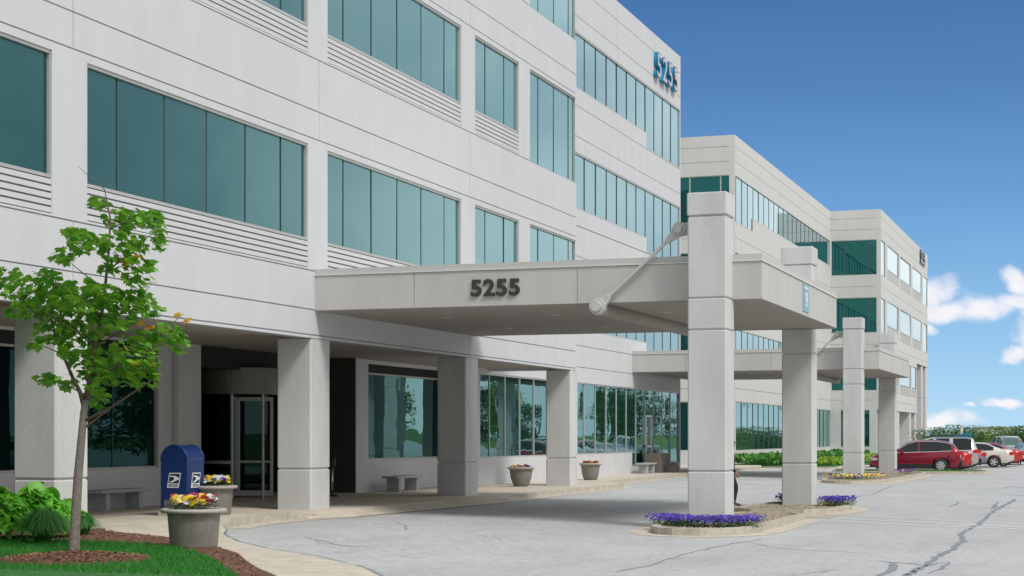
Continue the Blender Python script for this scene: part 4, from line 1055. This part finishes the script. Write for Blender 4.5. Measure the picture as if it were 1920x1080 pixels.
def emblem(face, cx, cz, c, w_, h_):
    """postal emblem: white slanted panel, navy field, white swept bird head, two text lines"""
    def poly(pts, mi, lay, mb):
        out = []
        for (u, v_) in pts:
            uu = cx+(u-.5)*w_+(v_-.5)*h_*.18; zz = cz+(v_-.5)*h_
            out.append((uu, c-.003-lay*.002, zz) if face == '-Y' else (c+.003+lay*.002, uu, zz))
        mb.add(out, [tuple(range(len(out))), tuple(range(len(out)-1, -1, -1))][:1], mi)
    m = MB(); poly([(0, 0), (1, 0), (1, 1), (0, 1)], 0, 0, m); poly([(.06, .30), (.94, .30), (.94, .94), (.06, .94)], 1, 1, m)
    poly([(.10, .82), (.55, .80), (.93, .66), (.93, .60), (.70, .62), (.45, .72), (.10, .75)], 0, 2, m)
    poly([(.10, .36), (.36, .36), (.90, .56), (.93, .62), (.60, .58)], 0, 2, m); poly([(.42, .66), (.62, .66), (.72, .60), (.50, .56)], 0, 2, m)
    m.build('emblem', ['decalw', 'decalb'], mb_)
    for kk, tx in ((.20, 'UNITED STATES'), (.10, 'POSTAL SERVICE')):
        me = text_mesh(tx, h_*.105, .001, .001, 1); 
        loc = (cx+(kk-.5)*h_*.18, c-.006, cz+(kk-.5)*h_) if face == '-Y' else (c+.006, cx+(kk-.5)*h_*.18, cz+(kk-.5)*h_)
        place_text('lettering', me, 'decalb', loc, mb_, face)
emblem('-Y', MBp.x+.0, MBp.z+.72, Y0, .27, .30); emblem('+X', (Y0+Y1)/2, MBp.z+.72, X1, .33, .30)
# benches
def bench(x0, x1, y0, y1, label, dx=0):
    t = empty('bench', ((x0+x1)/2, (y0+y1)/2, .15), label, 'bench', 'concrete slab benches along the wall')
    s_ = MB(); s_.cbox(x0, x1, y0, y1, .53, .60, .015); s_.build('seat', 'bench', t)
    for yy in (y0+.25, y1-.42):
        l = MB(); l.cbox(x0+.05, x1-.05, yy, yy+.16, .15, .529, .015); l.build('leg', 'bench', t)
bench(-20.78, -20.3, 31.5, 33.5, 'concrete bench under the dark window, left of the mailbox')
bench(-19.85, -19.35, 45.3, 47.3, 'concrete bench under the arcade window between two columns')
bench(-19.1, -18.6, 70.6, 72.3, 'concrete bench left of the brown stone block')
bench(-19.1, -18.6, 74.5, 76.3, 'concrete bench right of the brown stone block')
q = MB(); q.cbox(-19.25, -18.55, 72.5, 74.3, .15, 1.0, .02); q.cbox(-18.55+.003, -18.1, 73.5, 74.3, .15, .5, .02); tag(q.build('stone_block', 'stone', base=(-18.9, 73.4, .15)), 'low brown stone block between the two far benches', 'stone block')
# ash post and bin by the dark wall
t = empty('ash_post', (-19.6, 41.45, .15), 'slim dark ash post with a metal pole beside the second arcade column', 'ash bin')
q = MB(); q.lathe([(0, 0), (.16, 0), (.16, .04), (.05, .06)], t.location, 20); q.build('base', 'black', t)
q = MB(); q.tube([Vector(t.location)+Vector((0, 0, .05)), Vector(t.location)+Vector((0, 0, .8))], .03, 12); q.build('pole', 'chrome', t, smooth=True)
q = MB(); q.lathe([(0, .78), (.09, .78), (.1, .82), (.1, 1.0), (.06, 1.06), (0, 1.07)], t.location, 20); q.build('head', 'black', t, smooth=True)

# ================================================================== CARS
def lerp_prof(P_, x):
    if x <= P_[0][0]: return P_[0][1]
    for (a, b), (c, d) in zip(P_, P_[1:]):
        if x <= c:
            t = (x-a)/(c-a); t = t*t*(3-2*t)*.35+t*.65; return b+(d-b)*t
    return P_[-1][1]
def make_car(name, L_, W_, top, belt, wins_, ws, rw, wheels, wr, paint, label, cat='car', trim=False, tailz=.85, sideglass='carglass', clad=False, rimn=5):
    """length along +x from nose at -L/2; wins_ list of x ranges of side glass; ws / rw x ranges of front and rear screens"""
    t = empty(name, (0, 0, 0), label, cat, 'cars parked in the lot'); N_ = int(L_/.06); H2 = W_/2
    st = [i*L_/N_ for i in range(N_+1)]; body = MB(); gl_ = MB(); vs = []
    for x in st:
        zt = lerp_prof(top, x); zb_ = .26
        if x < .5: zb_ = .26+.14*(1-x/.5)
        if x > L_-.4: zb_ = .28+.16*(1-(L_-x)/.4)
        for xw in wheels:
            if abs(x-xw) < wr+.06: zb_ = max(zb_, wr+math.sqrt(max(0, (wr+.06)**2-(x-xw)**2)))
        e = min(x, L_-x); pl = 1-.20*max(0, 1-e/.45)**2.2
        bz = min(lerp_prof(belt, x), zt-.025); hw = H2*pl; rwid = hw*(.97-.30*min(1, max(0, (zt-bz)/.5)))
        zmid = max(zb_+.02, .62*bz+.1); 
        half = [(hw*.93, zb_), (hw*.985, max(zb_+.01, min(zb_+.12, bz-.1))), (hw, max(zmid, zb_+.015)), (hw*.985, max(bz-.06, zb_+.02)), (hw*.955, max(bz, zb_+.03)), (rwid, max(zt-.07, bz+.005)), (rwid*.93, max(zt-.025, bz+.01)), (rwid*.62, zt), (0, zt+.012)]
        vs.append([(x-L_/2, -y, z) for y, z in half]+[(x-L_/2, y, z) for y, z in half[-2::-1]])
    n = len(vs[0]); V = [p for r in vs for p in r]; bf = []; gf = []
    for i in range(N_):
        xm = (st[i]+st[i+1])/2; zt = lerp_prof(top, xm); bz = lerp_prof(belt, xm); green = zt-bz > .16
        for j in range(n-1):
            fc = (i*n+j, (i+1)*n+j, (i+1)*n+j+1, i*n+j+1); jj = min(j, n-2-j); g_ = False
            if green and jj == 4 and any(a < xm < b for a, b in wins_): g_ = True
            if jj in (6, 7) and (ws[0] < xm < ws[1] or rw[0] < xm < rw[1]): g_ = True
            (gf if g_ else bf).append(fc)
    bf.append(tuple(range(n-1, -1, -1))); bf.append(tuple(range(N_*n, N_*n+n)))
    body.add(V, bf); bo = body.build('body', paint, t, smooth=True); gl_.add([(x, y*1.001, z+.001) for x, y, z in V], gf); gl_.build('window_glass', sideglass, t, smooth=True)
    es = bo.modifiers.new('edges', 'EDGE_SPLIT'); es.split_angle = R(38)
    u = MB(); u.box(-L_/2+.3, L_/2-.3, -H2*.80, H2*.80, .2, .5); u.box(-L_/2+.05, L_/2-.05, -H2*.7, H2*.7, .34, .5)
    u.build('underbody', 'black', t)
    for xw in wheels:
        for sd_ in (-1, 1):
            c = Vector((xw-L_/2, sd_*(H2-.12), wr)); w_ = MB()
            pr_ = [(wr*.62, -.11), (wr*.9, -.11), (wr, -.07), (wr, .07), (wr*.9, .11), (wr*.62, .11)]
            k_ = 28; vv = []; ff = []
            for r_, o_ in pr_:
                for a in range(k_): an = 2*math.pi*a/k_; vv.append((c.x+r_*math.cos(an), c.y+o_, c.z+r_*math.sin(an)))
            for a_ in range(len(pr_)-1):
                for b_ in range(k_): d_ = (b_+1) % k_; ff.append((a_*k_+b_, a_*k_+d_, a_*k_+k_+d_, a_*k_+k_+b_))
            w_.add(vv, ff); wo = w_.build('wheel', 'tyre', t, smooth=True)
            r_ = MB(); yo = c.y+sd_*.085
            for a in range(rimn):
                an = 2*math.pi*a/rimn; ux, uz = math.cos(an), math.sin(an); px_, pz_ = -uz, ux; W1, W2 = wr*.10, wr*.16
                P4 = [(ux*wr*.1+px_*W1, uz*wr*.1+pz_*W1), (ux*wr*.62+px_*W2, uz*wr*.62+pz_*W2), (ux*wr*.62-px_*W2, uz*wr*.62-pz_*W2), (ux*wr*.1-px_*W1, uz*wr*.1-pz_*W1)]
                r_.add([(c.x+a_, yo, c.z+b_) for a_, b_ in P4]+[(c.x+a_, yo-sd_*.03, c.z+b_) for a_, b_ in P4], [(0, 1, 2, 3), (7, 6, 5, 4), (0, 4, 5, 1), (2, 6, 7, 3)])
            r_.tube([(c.x, yo-sd_*.05, c.z), (c.x, yo+sd_*.008, c.z)], wr*.16, 14)
            for a in range(28):
                a0_, a1_ = 2*math.pi*a/28, 2*math.pi*(a+1)/28
                r_.add([(c.x+q_*wr*math.cos(b_), yo-(0 if q_ > .6 else sd_*.01), c.z+q_*wr*math.sin(b_)) for q_, b_ in ((.57, a0_), (.65, a0_), (.65, a1_), (.57, a1_))], [(0, 1, 2, 3)])
            r_.build('rim', 'rim', wo)
            d_ = MB(); d_.tube([(c.x, c.y-sd_*.02, c.z), (c.x, c.y+sd_*.02, c.z)], wr*.62, 20); d_.build('brake_disc', 'black', wo)
    def skin(x, y_frac, zfrac=None): pass
    for sd_ in (-1, 1):
        # lamps hug the corners
        def lampbox(xa, xb, za, zb2, m_, nm):
            q_ = MB(); P_ = []
            for xx in (xa, (xa+xb)/2, xb):
                e = min(xx, L_-xx); pl = 1-.20*max(0, 1-e/.45)**2.2; P_.append((xx-L_/2, H2*pl*1.0+.006))
            vv = []
            for x_, y_ in P_: vv += [(x_, sd_*y_, za), (x_, sd_*y_*.99, zb2)]
            xe = P_[-1][0] if xb > L_/2 else P_[0][0]; s2 = .012 if xb > L_/2 else -.012
            vv2 = [(xe+s2, sd_*P_[-1 if xb > L_/2 else 0][1], za), (xe+s2, sd_*P_[-1 if xb > L_/2 else 0][1]*.99, zb2), (xe+s2*2, sd_*H2*.70, za), (xe+s2, sd_*H2*.70, zb2)]
            q_.add(vv, [(0, 2, 3, 1), (2, 4, 5, 3)]); q_.add(vv2, [(0, 2, 3, 1)]); q_.build(nm, m_, t)
        lampbox(L_-.28, L_-.02, tailz-.10, tailz+.09, 'tail', 'tail_light'); lampbox(.06, .38, .62, .76, 'lamp', 'headlight')
        if wins_:
            xa = wins_[0][0]+.1; mm_ = MB(); mm_.cbox(xa-L_/2, xa-L_/2+.16, sd_*H2 if sd_ > 0 else -H2-.16, sd_*H2+.16 if sd_ > 0 else -H2, lerp_prof(belt, xa), lerp_prof(belt, xa)+.14, .02); mm_.build('mirror', paint, t)
            if trim:
                for zz in ('b', 'r'):
                    q_ = MB(); pts = []
                    for xx in [wins_[0][0]+(wins_[-1][1]-wins_[0][0])*i/18 for i in range(19)]:
                        i_ = min(N_, int(round(xx/L_*N_))); rr = vs[i_][4 if zz == 'b' else 5]; pts.append((rr[0], sd_*abs(rr[1])*1.004, rr[2]))
                    q_.tube(pts, .016, 5); q_.build('window_trim', 'chrome', t)
        q_ = MB()
        for xx in wins_[:-1] if len(wins_) > 1 else []:
            i_ = int((xx[1]-.35)/L_*N_); rr = vs[i_]; q_.tube([(rr[3][0], sd_*(abs(rr[3][1])+.012), rr[3][2]-.02), (rr[3][0]+.2, sd_*(abs(rr[3][1])+.012), rr[3][2]-.015)], .013, 5)
        if q_.v: q_.build('door_handle', paint, t)
    if clad:
        q_ = MB()
        for sd_ in (-1, 1): q_.box(-L_/2+wheels[0]+wr+.1, -L_/2+wheels[1]-wr-.1, sd_*H2*.96, sd_*H2*1.004, .24, .44)
        q_.box(L_/2-.42, L_/2+.012, -H2*.9, H2*.9, .33, .60); q_.box(-L_/2-.01, -L_/2+.3, -H2*.8, H2*.8, .26, .46); q_.build('cladding', 'black', t)
    pl_ = MB(); pl_.box(L_/2+.013, L_/2+.022, -.16, .16, .66, .78); pl_.build('number_plate', 'decalw', t)
    return t
def put(o, x, y, rz, z=-.11): o.location = (x, y, z); o.rotation_euler = (0, 0, R(rz)); return o
RED = carpaint('dark_red_paint', (.27, .004, .028), .5); RED2 = carpaint('bright_red_paint', (.48, .02, .02), .1); SIL = carpaint('silver_beige_paint', (.50, .48, .46), .5)
WHT = carpaint('champagne_paint', (.66, .62, .55), .2); GRY = carpaint('blue_grey_paint', (.22, .26, .32), .5); PKP = carpaint('silver_paint', (.55, .56, .58), .4)
suvtop = [(0, .60), (.06, .80), (.35, .93), (1.05, 1.07), (1.2, 1.12), (1.95, 1.56), (2.4, 1.66), (3.3, 1.66), (3.9, 1.58), (4.2, 1.42), (4.42, 1.10), (4.5, .98), (4.55, .60)]
suvbelt = [(0, .55), (.3, .86), (1.1, 1.0), (3.0, 1.06), (4.3, 1.12), (4.55, .9)]
crv = make_car('parked_suv', 4.6, 1.84, suvtop, suvbelt, [(1.45, 2.42), (2.5, 4.05)], (1.25, 1.9), (4.05, 4.32), (.88, 3.55), .37, RED, 'dark red SUV with bright window surround, side-on behind the canopy column', trim=True, tailz=1.0, clad=True, rimn=7)
put(crv, -9.35, 89.6, 3)
sedtop = [(0, .55), (.08, .72), (.6, .86), (1.35, .98), (1.5, 1.02), (2.3, 1.40), (2.8, 1.45), (3.3, 1.42), (3.9, 1.18), (4.15, 1.07), (4.7, 1.04), (4.82, .95), (4.88, .6)]
sedbelt = [(0, .5), (.4, .78), (1.4, .90), (3.6, .98), (4.4, .98), (4.88, .8)]
sed = make_car('parked_car', 4.88, 1.82, sedtop, sedbelt, [(1.75, 2.6), (2.68, 3.75)], (1.55, 2.25), (3.4, 4.0), (.95, 3.75), .33, RED2, 'bright red sedan tucked between the dark red SUV and the silver SUV', tailz=.82)
put(sed, -9.25, 92.6, 3)
bigtop = [(0, .7), (.06, .95), (.4, 1.06), (1.3, 1.14), (1.45, 1.2), (2.05, 1.70), (2.5, 1.80), (4.2, 1.80), (4.55, 1.74), (4.75, 1.25), (4.82, 1.0), (4.85, .6)]
bigbelt = [(0, .6), (.3, .98), (1.3, 1.06), (4.7, 1.12), (4.85, .95)]
big = make_car('parked_suv', 4.85, 1.84, bigtop, bigbelt, [(1.7, 2.5), (2.6, 3.35), (3.5, 4.5)], (1.5, 2.05), (4.58, 4.74), (.9, 3.75), .37, SIL, 'silver-beige boxy SUV with roof rails, behind the bright red sedan', tailz=1.05)
rr = MB()
for s_ in (-1, 1): rr.tube([(-.2, s_*.6, 1.8), (-.1, s_*.6, 1.87), (1.9, s_*.6, 1.87), (2.0, s_*.6, 1.8)], .02, 6)
rr.build('roof_rail', 'black', big); put(big, -9.1, 95.4, 4)
def clone(o, label, x, y, rz, paint=None, sc=1):
    c = copy_tree(o); tag(c, label); put(c, x, y, rz)
    if paint:
        for ch in kids(c):
            if ch.name.startswith('body') or ch.name.startswith('mirror'):
                ch.data = ch.data.copy(); ch.data.materials[0] = paint
    c.scale = (sc,)*3
    return c
clone(crv, 'red SUV between the silver SUV and the blue-grey car', -9.05, 98.6, 3, RED2)
clone(sed, 'blue-grey sedan between the red SUV and the champagne sedan', -9.1, 101.6, 3, GRY)
champ = clone(sed, 'champagne sedan with wide alloy wheels, rear quarter in view', -7.85, 105.0, 6, WHT, 1.03)
clone(sed, 'red sedan right behind the champagne sedan', -7.45, 108.6, 5, RED2)
# pickup
ptop = [(0, .75), (.05, 1.0), (.3, 1.1), (1.35, 1.18), (1.5, 1.24), (2.1, 1.76), (2.4, 1.86), (3.1, 1.86), (3.4, 1.78), (3.5, 1.2), (3.55, 1.16), (5.3, 1.16), (5.4, 1.1), (5.42, .7)]
pbelt = [(0, .65), (.3, 1.02), (1.4, 1.1), (3.4, 1.14), (5.3, 1.1), (5.42, .95)]
pk = make_car('pickup_truck', 5.42, 1.98, ptop, pbelt, [(1.75, 2.6), (2.7, 3.3)], (1.5, 2.12), (3.36, 3.5), (.95, 4.3), .40, PKP, 'silver pickup truck facing the camera behind the champagne sedan', 'pickup truck', sideglass='cargreen')
q = MB(); q.box(-2.73, -2.69, -.6, .6, .62, .92); q.build('grille', 'black', pk); q = MB(); q.box(-2.85, -2.7, -.95, .95, .45, .62); q.build('bumper', 'chrome', pk)
put(pk, -6.35, 116.5, 118)
# cars across the lot, seen mirrored in the glass
for i, (x, y, rz, src, pt, lb) in enumerate(((9, 52, 178, sed, GRY, 'grey sedan parked across the lot, mirrored in the dark entrance window'), (9.3, 55.2, 181, crv, PKP, 'silver SUV parked across the lot, mirrored in the dark entrance window'), (9, 58.3, 179, sed, PKP, 'silver sedan parked across the lot, mirrored beside the silver SUV'),
                                  (8.8, 61.6, 178, big, GRY, 'dark boxy SUV across the lot, mirrored in the windows'), (9.2, 65, 180, sed, WHT, 'pale sedan across the lot, mirrored in the windows'), (9, 72, 180, crv, GRY, 'blue-grey SUV across the lot, mirrored in the windows'),
                                  (-1.2, 118, 92, sed, PKP, 'silver sedan standing in the aisle, mirrored in the ground floor glass'), (3, 128, 180, big, WHT, 'pale SUV at the lot end, mirrored in the ground floor glass'), (3, 134, 180, sed, RED2, 'red sedan at the lot end, mirrored in the ground floor glass'))):
    clone(src, lb, x, y, rz, pt)

# ================================================================== PEOPLE
def person(loc, rz, label, coat, trou, hair, shoe, walk=1):
    v_ = {'pelvis': (0, 0, .95, .15), 'waist': (0, 0, 1.08, .14), 'chest': (0, .02, 1.32, .165), 'neck0': (0, .01, 1.47, .075), 'neck': (0, .03, 1.53, .058), 'chin': (0, .05, 1.60, .075), 'head': (0, .045, 1.68, .098), 'crown': (0, .035, 1.745, .07),
          'hipL': (-.09, 0, .90, .10), 'kneeL': (-.10, .16*walk, .52, .062), 'ankL': (-.10, .10*walk, .11, .042), 'toeL': (-.11, .26*walk+.02, .045, .038),
          'hipR': (.09, 0, .90, .10), 'kneeR': (.10, -.04*walk, .50, .062), 'ankR': (.10, -.30*walk, .16, .042), 'toeR': (.11, -.18*walk, .05, .036),
          'shL': (-.19, .01, 1.42, .068), 'elL': (-.26, -.06*walk, 1.14, .047), 'wrL': (-.26, .06*walk, .90, .031), 'palmL': (-.26, .09*walk, .83, .034),
          'shR': (.19, .01, 1.42, .068), 'elR': (.26, -.02, 1.13, .047), 'wrR': (.27, .13*walk, .92, .031), 'palmR': (.265, .18*walk, .86, .034)}
    ed = [('pelvis', 'waist'), ('waist', 'chest'), ('chest', 'neck0'), ('neck0', 'neck'), ('neck', 'chin'), ('chin', 'head'), ('head', 'crown'), ('pelvis', 'hipL'), ('hipL', 'kneeL'), ('kneeL', 'ankL'), ('ankL', 'toeL'), ('pelvis', 'hipR'), ('hipR', 'kneeR'), ('kneeR', 'ankR'), ('ankR', 'toeR'),
          ('chest', 'shL'), ('shL', 'elL'), ('elL', 'wrL'), ('wrL', 'palmL'), ('chest', 'shR'), ('shR', 'elR'), ('elR', 'wrR'), ('wrR', 'palmR')]
    for s_, sg in (('L', -1), ('R', 1)):
        b_ = v_['palm'+s_]
        for i, ln in enumerate((.05, .056, .052, .042)):
            o_ = -.024+.016*i; v_[f'f{s_}{i}'] = (b_[0]-sg*.004, b_[1]+o_+.006, b_[2]-.035, .010); v_[f'g{s_}{i}'] = (b_[0]-sg*.014, b_[1]+o_+.012, b_[2]-.04-ln, .0075)
            ed += [('palm'+s_, f'f{s_}{i}'), (f'f{s_}{i}', f'g{s_}{i}')]
        v_['th'+s_] = (b_[0]-sg*.012, b_[1]+.05, b_[2]-.03, .010); ed.append(('palm'+s_, 'th'+s_))
    ks = list(v_); me = bpy.data.meshes.new('person'); me.from_pydata([v_[k_][:3] for k_ in ks], [(ks.index(a), ks.index(b)) for a, b in ed], [])
    o = bpy.data.objects.new('person', me); C.objects.link(o); o.modifiers.new('s', 'SKIN'); sub = o.modifiers.new('d', 'SUBSURF'); sub.levels = 2; sub.render_levels = 2
    for i, k_ in enumerate(ks): sv = me.skin_vertices[0].data[i]; sv.radius = (v_[k_][3],)*2; sv.use_root = (k_ == 'pelvis')
    bpy.context.view_layer.update(); m2_ = bpy.data.meshes.new_from_object(o.evaluated_get(bpy.context.evaluated_depsgraph_get())); bpy.data.objects.remove(o)
    for q_ in ('skin', coat, trou, shoe, hair): m2_.materials.append(M[q_])
    for p_ in m2_.polygons:
        c_ = p_.center; p_.use_smooth = True
        hand = abs(c_.x) > .2 and c_.z < .915
        p_.material_index = 0 if hand or c_.z > 1.5 else 3 if c_.z < .13 else 2 if c_.z < .93 and abs(c_.x) < .22 else 1
        if c_.z > 1.725 or (c_.z > 1.63 and c_.y < .03): p_.material_index = 4
    ob_ = bpy.data.objects.new('person', m2_); C.objects.link(ob_); ob_.location = loc; ob_.rotation_euler = (0, 0, R(rz)); tag(ob_, label, 'person')
    f = MB(); f.tube([(0, .135, 1.675), (0, .162, 1.65)], [.012, .016], 8); 
    for s_ in (-1, 1): f.tube([(s_*.035, .128, 1.69), (s_*.035, .140, 1.69)], .011, 8); f.lathe([(.0, -.03), (.014, -.02), (.018, .0), (.014, .025), (0, .03)], (s_*.1, .045, 1.675), 8)
    f.tube([(-.025, .132, 1.625), (.025, .132, 1.625)], .006, 6)
    fo = f.build('face', 'skin', None); fo.parent = ob_; 
    return ob_
pz = -.08
pp = onY(1366.5, 940, 43.4)
person((pp.x+.035, 43.4, pz), -78, 'man with grey hair in dark clothes walking, mostly hidden behind the near canopy column', 'coat', 'jean', 'hair', 'shoe')
pp = at(1911, 817, 108); person((pp.x, pp.y, -.16), 160, 'person in a light blue shirt standing at the far right behind the cars', 'lblue', 'jean', 'redcap', 'shoe', .4)

# ================================================================== BACKGROUND
def tree_mesh(H_, Rw, n, m, seed, low=.15, s=.35):
    rnd = random.Random(seed); f = MB(); t = MB(); lobes = []
    for _ in range(14):
        a = rnd.uniform(0, 6.28); r = Rw*.62*math.sqrt(rnd.random()); lobes.append((r*math.cos(a), r*math.sin(a), H_*rnd.uniform(low+.15, .86), Rw*rnd.uniform(.28, .5)))
    for _ in range(n):
        lx, ly, lz, lr = rnd.choice(lobes); d = Vector((rnd.gauss(0, 1), rnd.gauss(0, 1), rnd.gauss(0, 1))).normalized()*lr*rnd.uniform(.55, 1.08)
        p = Vector((lx, ly, lz))+d*Vector((1, 1, 1)).x; p.z = min(p.z, H_*(.93+.07*rnd.random())); a = Vector((rnd.gauss(0, 1), rnd.gauss(0, 1), rnd.gauss(0, .6))).normalized()*s*rnd.uniform(.5, 1.1); b = a.orthogonal().normalized()*s*.5*rnd.uniform(.5, 1)
        f.add([p-a*.5, p+b*.5, p+a*.5, p-b*.5], [(0, 1, 2, 3)])
    t.tube([(0, 0, -.2), (0, 0, H_*.35), (.1, 0, H_*.75)], [H_*.03, H_*.022, H_*.008], 7)
    for _ in range(5):
        lx, ly, lz, lr = rnd.choice(lobes); t.tube([(0, 0, H_*.3), (lx*.6, ly*.6, (H_*.3+lz)/2), (lx, ly, lz)], [H_*.012, H_*.008, H_*.003], 5)
    return f, t
def tree_proto(name, H_, Rw, n, m, seed, low, s):
    r = empty(name, (0, 0, 0), 'tree', 'tree'); f, t = tree_mesh(H_, Rw, n, m, seed, low, s); f.build('crown', m, r); t.build('trunk', 'bark', r); return r
protos = [tree_proto('broadleaf_tree', 6.5, 3.2, 3200, 'treeA', 1, .1, .42), tree_proto('broadleaf_tree', 7.0, 2.6, 2800, 'treeB', 2, .15, .38), tree_proto('shrub', 3.0, 2.6, 1500, 'treeB', 3, -.1, .28), tree_proto('shrub', 2.9, 2.6, 1500, 'treeA', 4, -.1, .28)]
used = set()
def puttree(i, x, y, rz, sc, label, grp):
    o = protos[i] if i not in used else copy_tree(protos[i]); used.add(i)
    o.location = (x, y, -.15); o.rotation_euler = (0, 0, rz); o.scale = (sc, sc, sc); tag(o, label, 'tree' if i < 2 else 'shrub', grp)
# low belt on the horizon at the right picture edge
px_list = [(1738, 150, 3, 1.0), (1752, 158, 2, .95), (1768, 165, 3, 1.02), (1786, 150, 3, .95), (1800, 172, 2, 1.05), (1812, 168, 3, 1.0), (1832, 160, 3, .85), (1868, 158, 2, .98), (1884, 165, 3, 1.05), (1897, 150, 2, 1.0), (1912, 160, 2, 1.07), (1928, 150, 3, 1.0), (1944, 165, 2, 1.0)]
names_ = ['right beside the far building corner', 'second from the far building corner', 'third from the far building corner', 'just left of the pale light pole', 'just right of the pale light pole', 'behind the teal banner', 'in front of the low pale building', 'right of the low pale building', 'above the silver pickup roof', 'above the pickup windscreen', 'behind the standing person', 'at the right picture edge', 'beyond the right picture edge']
for (px_, dd, i, sc), nm in zip(px_list, names_):
    p = at(px_, 817, dd); sc2 = sc*(dd/160*.90); puttree(i, p.x, p.y, random.random()*6, sc2, ('light' if i == 2 else 'dark')+' green shrub '+nm, 'shrubs on the horizon')
rt = [(14, 92, 0), (18, 104, 1), (9, 112, 1), (16, 120, 0), (22, 130, 0), (10, 138, 1), (14, 150, 1), (20, 160, 0), (8, 168, 0), (13, 180, 1), (24, 112, 0), (28, 145, 0), (30, 95, 0), (26, 80, 1), (24, 68, 0), (27, 56, 1), (22, 44, 0), (34, 60, 0), (36, 76, 0), (9, 200, 0), (17, 205, 0), (26, 190, 0), (5, 215, 0)]
for j, (x, y, i) in enumerate(rt):
    puttree(i, x, y, random.random()*6, random.uniform(.85, 1.15), 'leafy roadside tree beyond the lot, only mirrored in the glass', 'trees mirrored in the windows')
p = at(1852, 812, 250)
q = MB(); q.box(p.x-2.2, p.x+2.6, p.y, p.y+14, -.15, 3.0); q.box(p.x-2.3, p.x+2.7, p.y-.2, p.y+14.2, 3.0, 3.18); q.box(p.x-4.6, p.x-2.25, p.y+2, p.y+12, -.15, 2.6)
lb = empty('low_building', (p.x, p.y, -.15), 'low pale building far away between the shrubs', 'building'); q.build('wall', 'warm', lb)
q = MB(); q.box(p.x-1.6, p.x-.4, p.y-.03, p.y, .9, 1.9); q.box(p.x+.4, p.x+1.6, p.y-.03, p.y, .9, 1.9); q.build('window', 'glass', lb)
# light pole and teal banner box
p = at(1803, 817, 140); q = MB(); q.tube([(p.x, p.y, -.1), (p.x, p.y, 2.62)], .11, 10); q.tube([(p.x, p.y, -.1), (p.x, p.y, .6)], .2, 12); q.box(p.x-.15, p.x+.15, p.y-.15, p.y+.15, 2.6, 2.66)
tag(q.build('pole', 'flash', base=(p.x, p.y, -.1)), 'pale metal pole rising between the shrubs behind the silver SUV', 'pole')
p = at(1812, 824, 118); q = MB(); q.box(p.x-.32, p.x+.32, p.y, p.y+.25, .55, 1.98); q.box(p.x-.05, p.x+.05, p.y+.05, p.y+.2, -.1, .55); q.add([(p.x-.9, p.y, 1.75), (p.x-.33, p.y, 1.86), (p.x-.33, p.y+.2, 1.86), (p.x-.9, p.y+.2, 1.75), (p.x-.9, p.y, 1.62), (p.x-.33, p.y, 1.66), (p.x-.33, p.y+.2, 1.66), (p.x-.9, p.y+.2, 1.62)], [(0, 1, 2, 3), (4, 5, 1, 0), (7, 6, 5, 4), (5, 6, 2, 1), (6, 7, 3, 2), (7, 4, 0, 3)])
tag(q.build('monument_sign', mat('teal_sign', (.01, .20, .24), .5), base=(p.x, p.y, -.1)), 'small teal sign behind the silver SUV roof', 'sign')
